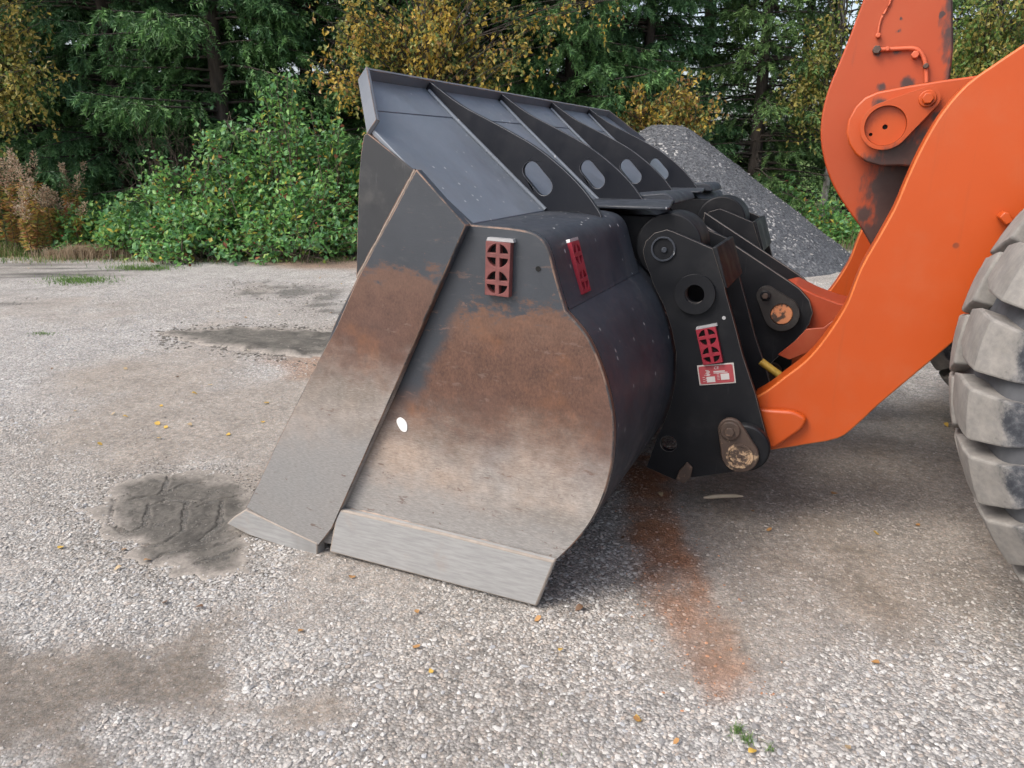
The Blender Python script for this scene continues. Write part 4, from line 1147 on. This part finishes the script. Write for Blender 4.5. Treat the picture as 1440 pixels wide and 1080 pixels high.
PALY = 1.05 * np.array([(.55, .39, .07), (.47, .35, .08), (.30, .30, .085), (.19, .23, .07), (.36, .21, .07), (.13, .19, .055)])
PALG = np.array([(.10, .17, .04), (.16, .20, .05), (.24, .22, .06), (.30, .25, .06), (.07, .13, .035)])
def broadleaf(name, px, D, H, ells, ntw, pal, wts, seed, label, trunk_r=.08, ls=.082, cat='birch'):
    r = np.random.default_rng(seed)
    x, y = LD((px - 720) / 1089 * D, D)
    root = thing(name, (x, y, -.02), label, cat, None)
    o3 = np.array([x, y, -.02])
    paths = [np.array([(0, 0, -.2), (.05, .02, H * .3), (-.06, .05, H * .65), (.02, 0, H)])]; radii = [[trunk_r, trunk_r * .8, trunk_r * .5, .01]]
    B, Dv, Ln = [], [], []
    bpaths, bradii = [], []
    for (cx, cy, cd, rx, rz, rd, n) in ells:            # px centre, depth, half sizes in metres, share
        c = DP(cx, cy, cd) - o3
        for k in range(n):
            u = unit(r.normal(size=3)) * r.random() ** .45
            tip = c + np.array([RGT[0], RGT[1], 0]) * u[0] * rx + np.array([FWD[0], FWD[1], 0]) * u[1] * rd + np.array([0, 0, u[2] * rz])
            zt = np.clip(tip[2] * r.uniform(.55, .85), .15, H * .9)
            b0 = np.array([.0, .0, zt]); mid = (b0 + tip) / 2 + np.array([0, 0, .25]) + r.normal(0, .1, 3)
            ss = np.linspace(0, 1, 6)[:, None]
            pth = (1-ss)**2 * b0 + 2*ss*(1-ss) * mid + ss**2 * tip
            bpaths.append(pth); bradii.append(np.linspace(.011, .003, 6))
            for w in range(ntw):
                q = r.uniform(.45, 1.0)
                b = (1-q)**2 * b0 + 2*q*(1-q) * mid + q*q * tip + r.normal(0, .06, 3)
                B.append(b); Dv.append(unit((r.normal(0, .5, 3) + np.array([0, 0, -.65]))[None])[0]); Ln.append(r.uniform(.2, .62))
    B, Dv, Ln = np.array(B), np.array(Dv), np.array(Ln)
    m = 10
    tt = np.linspace(.08, 1, m)[None, :, None]
    pos = B[:, None] + Dv[:, None] * tt * Ln[:, None, None] + np.array([0, 0, -1.]) * tt ** 2 * Ln[:, None, None] * .3
    pos = pos + r.normal(0, .03, pos.shape)
    for b, d_, l in zip(B[::3], Dv[::3], Ln[::3]):
        bpaths.append(np.array([b, b + d_ * l * .5 - np.array([0, 0, l * .07]), b + d_ * l - np.array([0, 0, l * .3])])); bradii.append([.0030, .0025, .0012])
    pos = pos.reshape(-1, 3); N = len(pos)
    d = unit(r.normal(size=(N, 3)) + np.array([0, 0, -1.0])); nr = r.normal(size=(N, 3)) + np.array([0, 0, .5])
    V, F, kv = leaf_quads(pos, d, nr, r.uniform(.7, 1.25, N) * ls, r.uniform(.6, .9, N) * ls * .85)
    w = np.array(wts, float); tw = np.repeat(r.choice(len(pal), len(B), p=w / w.sum()), m)
    ci = np.where(r.random(N) < .5, tw, r.choice(len(pal), N, p=w / w.sum()))
    C = np.repeat(pal[ci] * r.uniform(.7, 1.2, (N, 1)), kv, 0)
    tv, tf = tube_np(paths, radii, 6)
    o = link('trunk', mesh_np('trunk', tv, tf, smooth=True), M['birch_bark']); o.parent = root
    tv, tf = tube_np(bpaths, bradii, 5)
    o = link('branches', mesh_np('branches', tv, tf, smooth=True), M['bark']); o.parent = root; o['kind'] = 'stuff'
    o = link('crown', mesh_np('crown', V, F, C), M['leaves']); o.parent = root
broadleaf('birch_tree', -70, 12.6, 7.0, [(15, 40, 12.6, .9, .75, .9, 34), (40, 110, 12.4, .65, .35, .6, 16), (-60, -80, 12.6, 1.4, 1.2, 1.2, 30)], 8, PALG * np.array([1.45, 1.35, 1.35]), [1, 2, 4, 3, 1], 11, 'yellowing birch with drooping leaves at the left edge')
broadleaf('birch_tree', 600, 12.9, 7.5, [(480, 30, 12.6, .8, .6, .8, 30), (450, 95, 12.4, .35, .35, .5, 10), (600, 10, 12.8, .9, .7, .9, 34), (580, 85, 12.6, .5, .4, .6, 12), (720, 70, 12.8, .75, .5, .7, 22), (700, -20, 12.8, .9, .6, .8, 20), (600, -170, 12.9, 1.9, 1.2, 1.4, 40), (860, 0, 13.2, .5, .3, .5, 7)], 4, PALY, [5, 4, 3, 2, 1.5, 2], 12, 'golden yellow birch hanging over the bucket top edge')
broadleaf('birch_sapling', 930, 13.6, 2.3, [(930, 150, 13.4, .85, .55, .6, 34), (880, 170, 13.4, .35, .3, .4, 8), (985, 130, 13.5, .4, .4, .4, 10)], 7, PALY, [3, 4, 3, 2, 4, 2], 13, 'orange yellow birch sapling rising behind the dark gravel heap', .035)
broadleaf('birch_tree', 1372, 13.2, 7.0, [(1390, 40, 13.0, .75, .7, .7, 30), (1350, 85, 13.0, .3, .3, .4, 8), (1430, 10, 13.2, .9, .9, .8, 24), (1390, -160, 13.2, 1.4, 1.0, 1.2, 26)], 8, PALG * 1.4, [3, 3, 2, 2, 1], 14, 'pale green birch behind the orange lift arm at the right', .10)
broadleaf('birch_tree', 1165, 15.0, 6.5, [(1165, 60, 14.8, .65, .8, .6, 22), (1120, 120, 14.8, .6, .4, .5, 12), (1150, -120, 15.0, 1.2, 1.0, 1.0, 20)], 7, PALG * 1.3, [2, 3, 4, 3, 1], 15, 'thin yellow green birch beside the tilt lever')

# rose bush: arching shoots with leaves, hips
def rose(name, mounds, seed, label):
    r = np.random.default_rng(seed)
    c0 = np.mean([DP(m[0], 300, m[3])[:2] for m in mounds], 0)
    root = thing(name, (c0[0], c0[1], 0), label, 'rose bush', None); o3 = np.array([c0[0], c0[1], 0])
    paths, radii, LP, LDr, hips = [], [], [], [], []
    for (px, ytop, hw, D, n) in mounds:
        top = DP(px, ytop, D); hh = top[2]; rx = hw / 1089 * D
        for k in range(n):
            a = r.random() * 2 * math.pi; q = r.random() ** .5
            bx = np.array([top[0], top[1], 0]) - o3 + np.array([r.normal(0, rx * .25), r.normal(0, rx * .25), 0])
            el = r.random()
            h = hh * (1 - .80 * q ** 2.2) * r.uniform(.82, 1.04) * (1 if r.random() < .62 else r.uniform(.25, .8))
            tip = np.array([top[0], top[1], 0]) - o3 + np.array([math.cos(a) * rx * q, math.sin(a) * rx * .8 * q, h])
            mid = np.array([(bx[0] * .6 + tip[0] * .4), (bx[1] * .6 + tip[1] * .4), h * .75])
            ss = np.linspace(0, 1, 8)[:, None]
            pth = (1-ss)**2 * bx + 2*ss*(1-ss) * mid + ss**2 * tip
            paths.append(pth); radii.append(np.linspace(.010, .003, 8))
            m = int(30 + 12 * r.random()); sl = r.uniform(.30, 1.03, m) ** .8
            lp_ = np.stack([np.interp(np.clip(sl, 0, 1), ss[:, 0], pth[:, c]) for c in range(3)], 1) + r.normal(0, .085, (m, 3)) * np.array([1, 1, .8])
            LP.append(lp_); LDr.append(np.tile(tip - mid, (m, 1)))
            if r.random() < .13:
                for _ in range(r.integers(1, 4)): hips.append(tip + r.normal(0, .07, 3))
    pos = np.concatenate(LP); dirs = np.concatenate(LDr); ok = pos[:, 2] > .03; pos, dirs = pos[ok], dirs[ok]
    N = len(pos)
    d = unit(unit(dirs) * .3 + r.normal(0, .7, (N, 3)) + np.array([0, 0, -.1])); nr = r.normal(0, .55, (N, 3)) + np.array([0, 0, 1.0])
    V, F, kv = leaf_quads(pos, d, nr, r.uniform(.050, .125, N), r.uniform(.040, .080, N), .12)
    pal = np.array([(.12, .29, .085), (.21, .40, .115), (.17, .35, .17), (.27, .39, .09), (.48, .40, .08), (.26, .09, .05)])
    C = np.repeat(pal[r.choice(6, N, p=[.34, .3, .22, .095, .03, .015])] * r.uniform(.7, 1.3, (N, 1)), kv, 0)
    tv, tf = tube_np(paths, radii, 5)
    o = link('stems', mesh_np('stems', tv, tf, smooth=True), M['twig']); o.parent = root; o['kind'] = 'stuff'
    o = link('foliage', mesh_np('foliage', V, F, C), M['leaves']); o.parent = root
    hp = np.array(hips); hn = len(hp)
    o = link('hips', stones_mesh('hips', hp[:, 0], hp[:, 1], hp[:, 2], np.full(hn, .028), np.tile([.30, .035, .02], (hn, 1)), 5, 1.0), M['stones']); o.parent = root; o['kind'] = 'stuff'
rose('rose_bush', [(385, 104, 80, 12.2, 115), (310, 152, 80, 12.1, 95), (235, 212, 80, 12.0, 85), (175, 275, 60, 11.9, 55), (455, 145, 80, 12.3, 105), (545, 150, 90, 12.4, 80), (420, 240, 120, 11.7, 95), (270, 275, 110, 11.6, 80)], 21, 'large green rose bush with a few red hips left of the bucket')
rose('green_shrub', [(1085, 232, 70, 15.0, 40), (1165, 250, 60, 14.6, 40), (1030, 230, 60, 15.5, 30)], 23, 'low leafy green shrub behind the right slope of the gravel heap')
rose('green_shrub', [(1255, 300, 60, 14.0, 36), (1200, 305, 50, 13.8, 36), (1330, 330, 80, 13.5, 40)], 24, 'low leafy green shrub seen between tilt lever and lift arm')
rose('low_rose_bush', [(120, 268, 42, 12.4, 26), (95, 300, 40, 12.1, 20)], 22, 'small sparse green bush between dry weeds and the large rose bush')

# bare twiggy shrub
def dry_shrub(px, D, hy, hw, n, seed, label):
    r = np.random.default_rng(seed)
    x, y = LD((px - 720) / 1089 * D, D); h = DP(px, hy, D)[2]; w = hw / 1089 * D
    paths, radii = [], []
    for k in range(n):
        q = np.array([r.normal(0, .08), r.normal(0, .08), 0]); pts = [q]
        v = np.array([r.normal(0, w * .5), r.normal(0, w * .4), h * r.uniform(.5, 1.0)]) / 6
        for s in range(6): q = q + v + r.normal(0, .035, 3); pts.append(q)
        paths.append(np.array(pts)); radii.append(np.linspace(.010, .002, 7))
        for w2 in range(6):
            b = pts[r.integers(2, 6)]; e1 = b + r.normal(0, .16, 3) + v * .6; paths.append(np.array([b, (b + e1) / 2 + r.normal(0, .03, 3), e1])); radii.append([.0045, .003, .0015])
    tv, tf = tube_np(paths, radii, 4)
    o = link('dry_shrub', mesh_np('dry_shrub', tv, tf, smooth=True), M['twig']); o.location = (x, y, 0)
    tag(o, label, 'shrub')
dry_shrub(245, 13.0, 140, 75, 46, 31, 'bare brown twiggy shrub under the spruces behind the rose bush')

# tall dry willowherb
def weed(px, D, ytop, seed, label):
    r = np.random.default_rng(seed)
    x, y = LD((px - 720) / 1089 * D, D); h = DP(px, ytop, D)[2]
    root = thing('willowherb', (x, y, 0), label, 'dry weed', 'tall dry weeds at the left edge')
    ns = 5; lean = [np.array([r.normal(0, .16), r.normal(0, .1), 0]) for _ in range(ns)]
    paths, radii, pos, cc, dd, lns = [], [], [], [], [], []
    for l_ in lean:
        b = np.array([r.normal(0, .07), r.normal(0, .07), 0]); hh = h * r.uniform(.72, 1.0); s = np.linspace(0, 1, 7)[:, None]
        pth = b + np.array([0, 0, hh]) * s + l_ * s ** 2; paths.append(pth); radii.append(np.linspace(.007, .002, 7))
        m = 150; q = r.uniform(.15, .72, m)
        p = np.stack([np.interp(q, s[:, 0], pth[:, k]) for k in range(3)], 1)
        a = r.random(m) * 6.28; o = np.stack([np.cos(a), np.sin(a), r.uniform(-.5, .3, m)], 1)
        pos.append(p); dd.append(o); lns.append(r.uniform(.06, .13, m)); cc.append(np.array([(.42, .24, .08), (.46, .34, .09), (.24, .28, .07), (.36, .17, .08)])[r.integers(0, 4, m)])
        m = 110; q = r.uniform(.72, 1.0, m); wdt = .07 * (1.05 - q) / .35 + .012
        p = np.stack([np.interp(q, s[:, 0], pth[:, k]) for k in range(3)], 1); a = r.random(m) * 6.28
        o = np.stack([np.cos(a), np.sin(a), r.uniform(.2, 1.2, m)], 1)
        pos.append(p + o * wdt[:, None] * r.random((m, 1))); dd.append(o); lns.append(r.uniform(.025, .06, m)); cc.append(np.array([(.42, .32, .22), (.50, .41, .30), (.36, .235, .16)])[r.integers(0, 3, m)])
    tv, tf = tube_np(paths, radii, 5)
    o = link('stems', mesh_np('stems', tv, tf, smooth=True), M['twig']); o.parent = root
    for nm, k0 in (('leaves', 0), ('seed_heads', 1)):
        P_ = np.concatenate(pos[k0::2]); D_ = np.concatenate(dd[k0::2]); l2 = np.concatenate(lns[k0::2]); c2 = np.concatenate(cc[k0::2])
        V, F, kv = leaf_quads(P_, D_, r.normal(size=P_.shape), l2, l2 * (.22 if k0 == 0 else .35))
        o = link(nm, mesh_np(nm, V, F, np.repeat(c2 * r.uniform(.75, 1.2, (len(c2), 1)), kv, 0)), M['leaves']); o.parent = root; o['kind'] = 'stuff'
for i, (px, D, yt, lb) in enumerate([(6, 12.2, 205, 'dry pinkish willowherb at the very left edge of the photo'), (32, 12.0, 192, 'tallest dry pinkish willowherb, second weed from the left'), (55, 11.9, 250, 'short orange brown willowherb in front of the tall weeds'),
        (88, 12.6, 215, 'dry grey brown weed left of the bare shrub'), (-25, 12.1, 200, 'dry willowherb cut off by the left photo edge'), (20, 11.7, 262, 'low yellow orange weed at the left grass edge'), (75, 12.1, 268, 'reddish brown weed beside the small sparse bush')]):
    weed(px, D, yt, 50 + i, lb)

# grass along the verge and on the yard (uncountable: stuff)
def blades(L, D, h, lean, colr, w, seed):
    r = np.random.default_rng(seed); N = len(L)
    x, y = CAM[0] + L * RGT[0] + D * FWD[0], CAM[1] + L * RGT[1] + D * FWD[1]
    b = np.stack([x, y, gz(x, y) - .005], 1); h = h * (.35 + 1.1 * fbm(x, y, 2.5, 123)); a = r.random(N) * 6.28
    o = np.stack([np.cos(a), np.sin(a), np.zeros(N)], 1); sd = np.stack([-np.sin(a), np.cos(a), np.zeros(N)], 1) * (w * .5)[:, None]
    m = b + o * (lean * h * .3)[:, None] + np.array([0, 0, 1.]) * (h * .6)[:, None]
    tp = b + o * (lean * h)[:, None] + np.array([0, 0, 1.]) * (h * (1.0 - .45 * lean))[:, None]
    V = np.stack([b - sd, b + sd, m + sd * .8, m - sd * .8, tp], 1).reshape(-1, 3)
    f = np.array([(0, 1, 2), (0, 2, 3), (3, 2, 4)]); F = (f[None] + (np.arange(N) * 5)[:, None, None]).reshape(-1, 3)
    return V, F, np.repeat(colr, 5, 0)
VV, FF, CC, off = [], [], [], 0
def addb(L, D, h, lean, pal, w, seed):
    global off
    r = np.random.default_rng(seed); N = len(L)
    c = np.array(pal)[r.integers(0, len(pal), N)] * r.uniform(.75, 1.25, (N, 1))
    V, F, C = blades(L, D, h, lean, c, w, seed); VV.append(V); FF.append(F + off); CC.append(C); off += len(V)
def pxL(px, D): return (px - 720) / 1089 * D
r = np.random.default_rng(5)
GRN = [(.07, .16, .03), (.10, .20, .04), (.14, .20, .05)]; DRY = [(.30, .23, .13), (.36, .29, .18), (.24, .17, .10), (.20, .19, .07)]
N = 15000; D = r.uniform(11.6, 15, N); L = r.uniform(-10.5, -4.5, N)
addb(L, D, r.uniform(.08, .34, N), r.uniform(.2, .9, N), DRY + GRN, np.full(N, .008), 1)
N = 9000; D = r.uniform(11.7, 13, N); L = r.uniform(-10.5, -6.6, N)
addb(L, D, r.uniform(.05, .20, N), r.uniform(.2, .8, N), GRN, np.full(N, .008), 2)
N = 2600; cl = pxL(95, 11.6); L = cl + r.normal(0, .32, N); D = 11.7 + r.normal(0, .14, N)
addb(L, D, r.uniform(.16, .36, N), r.uniform(.4, 1.0, N), [(.38, .29, .20), (.33, .24, .16), (.42, .34, .24)], np.full(N, .007), 3)
N = 16000; D = r.uniform(12.0, 24, N); L = r.uniform(-4.5, 12, N)
addb(L, D, r.uniform(.08, .40, N), r.uniform(.2, .9, N), DRY[2:] + GRN + GRN, np.full(N, .010), 4)
N = 2600; D = 11.35 + r.normal(0, .18, N); L = r.uniform(-8.5, -2.4, N)
addb(L, D, r.uniform(.03, .12, N), r.uniform(.2, .8, N), GRN + DRY[:2], np.full(N, .007), 5)
for (pa, pb2, ya, yb2, n_, h_) in ((60, 165, 388, 402, 1500, .05), (150, 250, 374, 382, 700, .08), (40, 80, 466, 472, 160, .02), (1020, 1050, 1022, 1040, 60, .035), (1040, 1062, 1035, 1052, 50, .04), (1075, 1090, 1052, 1060, 22, .03), (735, 800, 1056, 1080, 26, .015)):
    pts = np.array([ld_of(*G(px, py)) for px, py in zip(r.normal((pa + pb2) / 2, (pb2 - pa) / 4.2, n_), r.normal((ya + yb2) / 2, (yb2 - ya) / 4.5, n_))])
    addb(pts[:, 0], pts[:, 1], r.uniform(.4, 1.2, n_) * h_, r.uniform(.2, .9, n_), GRN[:2] + [(.16, .26, .06)], np.full(n_, .006 if ya < 600 else .002), int(pa) + 900)
grass = link('grass', mesh_np('grass', np.concatenate(VV), np.concatenate(FF), np.concatenate(CC)), M['grass'])
tag(grass, 'green and dry straw coloured grass along the yard edge', 'grass', None, 'stuff')

# ------------------------------------------------------------------ dark gravel heap
pc = DP(945, 300, 12.4)
n_a, n_r = 160, 60
A_, Rr = np.meshgrid(np.linspace(0, 2 * np.pi, n_a, endpoint=False), np.linspace(0, 4.6, n_r))
ux, uy = (Rr * np.cos(A_)), (Rr * np.sin(A_))           # lateral, depth about the peak
def heap_h(ux, uy):
    dd = np.hypot(np.where(ux < 0, np.maximum(np.abs(ux) - .35, 0), ux), uy * .95)
    h = 2.02 - .735 * (np.sqrt(dd ** 2 + .03) - .10)
    return h + .10 * (fbm(ux + 9, uy + 9, .9, 77) - .47) + .05 * (fbm(ux + 9, uy + 9, 3.5, 78) - .47)
hz = heap_h(ux, uy)
hx = pc[0] + ux * RGT[0] + uy * FWD[0]; hy = pc[1] + ux * RGT[1] + uy * FWD[1]
hz = np.maximum(hz, gz(hx, hy) - .05)
i, j = np.meshgrid(np.arange(n_r - 1), np.arange(n_a), indexing='ij')
F = np.stack([i * n_a + j, i * n_a + (j + 1) % n_a, (i + 1) * n_a + (j + 1) % n_a, (i + 1) * n_a + j], -1).reshape(-1, 4)
heap = thing('gravel_heap', (pc[0], pc[1], 0), 'dark grey heap of crushed stone with pale specks behind the bucket', 'gravel heap')
t = NT('dark_crushed_stone')
cell = t.xyz(t.vor(34, out='Color'))[0]
c = t.mix(t.smooth(.1, .9, cell), (.050, .053, .060), (.105, .11, .12))
gate = t.smooth(.45, .66, t.noise(1.1, 5, .7))
c = t.mix(t.math('MULTIPLY', t.smooth(.86, .90, t.xyz(t.vor(30, out='Color'))[1]), gate), c, (.36, .35, .34))
t.set(Base_Color=c, Roughness=.85); t.bump(t.math('ADD', t.math('MULTIPLY', t.vor(34), -1), t.noise(30, 6, .8)), .6, .02)
o = link('mound', mesh_np('mound', np.stack([hx, hy, hz], -1).reshape(-1, 3), F, smooth=True), t.m, heap)
N = 9000; a = r.random(N) * 6.28; q = np.sqrt(r.random(N)) * 3.0; ux, uy = q * np.cos(a), q * np.sin(a) * .9
hz = heap_h(ux, uy); hx = pc[0] + ux * RGT[0] + uy * FWD[0]; hy = pc[1] + ux * RGT[1] + uy * FWD[1]; ok = hz > .02
pale = (r.random(N) < .03 + .26 * sstep(.46, .64, fbm(ux + 20, uy + 20, 1.2, 81)) * (.35 + .65 * sstep(-.3, 1.2, ux)))
cc = np.where(pale[:, None], np.array([.36, .35, .34]), np.array([.082, .086, .096])) * r.uniform(.8, 1.15, (N, 1))
sz = r.lognormal(math.log(.020), .35, N)
o = link('stones', stones_mesh('stones', hx[ok], hy[ok], hz[ok] + .004, sz[ok], cc[ok], 9), M['stones'], heap); o['kind'] = 'stuff'

# ------------------------------------------------------------------ fallen leaves and the pale stick
leaf_px = [(208, 790, 'o'), (174, 774, 'o'), (85, 771, 'y'), (280, 856, 'b'), (232, 849, 'b'), (423, 888, 'o'), (166, 801, 't'), (177, 520, 't'), (249, 530, 'b'), (274, 555, 'y'), (296, 542, 'y'), (227, 571, 'y'), (177, 587, 'y'), (222, 596, 'y'),
           (233, 601, 'y'), (224, 616, 'y'), (141, 625, 'y'), (321, 611, 'y'), (267, 598, 't'), (375, 567, 'y'), (370, 594, 'y'), (350, 495, 'w'), (159, 583, 't'), (106, 579, 't'), (74, 520, 'b'), (393, 443, 't'), (346, 447, 'o'),
           (307, 439, 'y'), (206, 493, 'o'), (390, 509, 'b'), (40, 378, 't'), (1081, 746, 'o'), (1058, 718, 'o'), (929, 697, 't'), (1232, 752, 'y'), (1290, 739, 'o'), (1058, 1062, 'y'), (1192, 1055, 't'), (875, 757, 'b'), (1230, 935, 'o'),
           (896, 1015, 'o'), (1173, 695, 'o'), (586, 861, 'o'), (585, 911, 'o'), (606, 945, 'y'), (789, 915, 'y'), (756, 872, 'o'), (896, 1013, 'y'), (814, 858, 'b'), (950, 1047, 'o'), (495, 812, 'o'), (1330, 600, 'y'), (450, 392, 'o'), (480, 400, 'y'), (430, 430, 't'), (488, 425, 'y'), (466, 440, 'o')]
cols = dict(y=(.48, .31, .06), o=(.32, .17, .06), b=(.12, .065, .035), t=(.38, .28, .16), w=(.55, .49, .35))
names = dict(y='yellow', o='orange brown', b='dark brown', t='pale tan', w='cream')
lm = {k: m_simple('fallen_leaf_' + names[k].replace(' ', '_'), v, .6, 0, .3, 40) for k, v in cols.items()}
def leaf_mesh(seed):
    r = np.random.default_rng(seed); n = 7; V, F = [], []
    for i in range(n):
        s = i / (n - 1); w = .42 * math.sin(math.pi * min(1, s * 1.02 + .02)) ** .8 * (1 - .25 * s)
        zc = .16 * math.sin(s * 3 + seed) + .05
        for q in (-1, 0, 1): V.append((s - .5, q * w + .03 * r.normal(), zc + .20 * q * q * w * (1 + .6 * math.sin(seed + s * 4))))
    for i in range(n - 1):
        for q in range(2):
            a = i * 3 + q; F += [(a, a + 1, a + 4), (a, a + 4, a + 3)]
    return V, F
lv = {}
for k in cols:
    for s in range(3):
        V, F = leaf_mesh(s + 1); me = mesh_np('fallen_leaf', np.array(V), np.array(F), smooth=True); me.materials.append(lm[k]); lv[k, s] = me
leaf_objs = {}
for i, (px, py, k) in enumerate(leaf_px):
    x, y = G(px, py); o = bpy.data.objects.new('fallen_leaf', lv[k, i % 3]); col.objects.link(o)
    s = random.uniform(.022, .034) * (1.3 if py < 650 else 1.0)
    o.scale = (s, s, s); o.rotation_euler = (random.uniform(-.2, .2), random.uniform(-.2, .2), random.uniform(0, 6.28))
    o.location = (x, y, float(gz(np.array([x]), np.array([y]))[0]) + .008)
    where = 'near the bottom edge of the photo' if py > 840 else ('between bucket and tyre' if px > 850 and py > 640 else ('beside the tread print' if py > 760 else ('far off at the back of the yard' if py < 460 else 'on the open gravel left of the bucket')))
    leaf_objs.setdefault((names[k], where), []).append((px, o))
for (nm, where), lst in leaf_objs.items():
    lst.sort(key=lambda q: q[0])
    for i, (px, o) in enumerate(lst):
        order = '' if len(lst) == 1 else (f', {ordn[i]} from the left')
        tag(o, f'{nm} fallen leaf {where}{order}', 'leaf', 'fallen leaves on the gravel')
q0, q1 = G(989, 706), G(1044, 704)
pth = [(q0[0] + (q1[0] - q0[0]) * s, q0[1] + (q1[1] - q0[1]) * s, .022 + .006 * math.sin(s * 3)) for s in np.linspace(0, 1, 6)]
V, F = tube_np([pth], [[.005, .010, .0105, .010, .009, .004]], 8)
stick = link('stick', mesh_np('stick', V, F, smooth=True), m_simple('pale_wood', (.52, .43, .32), .7, 0, .2, 30)); tag(stick, 'pale wooden stick lying on the ground below the coupler', 'stick')
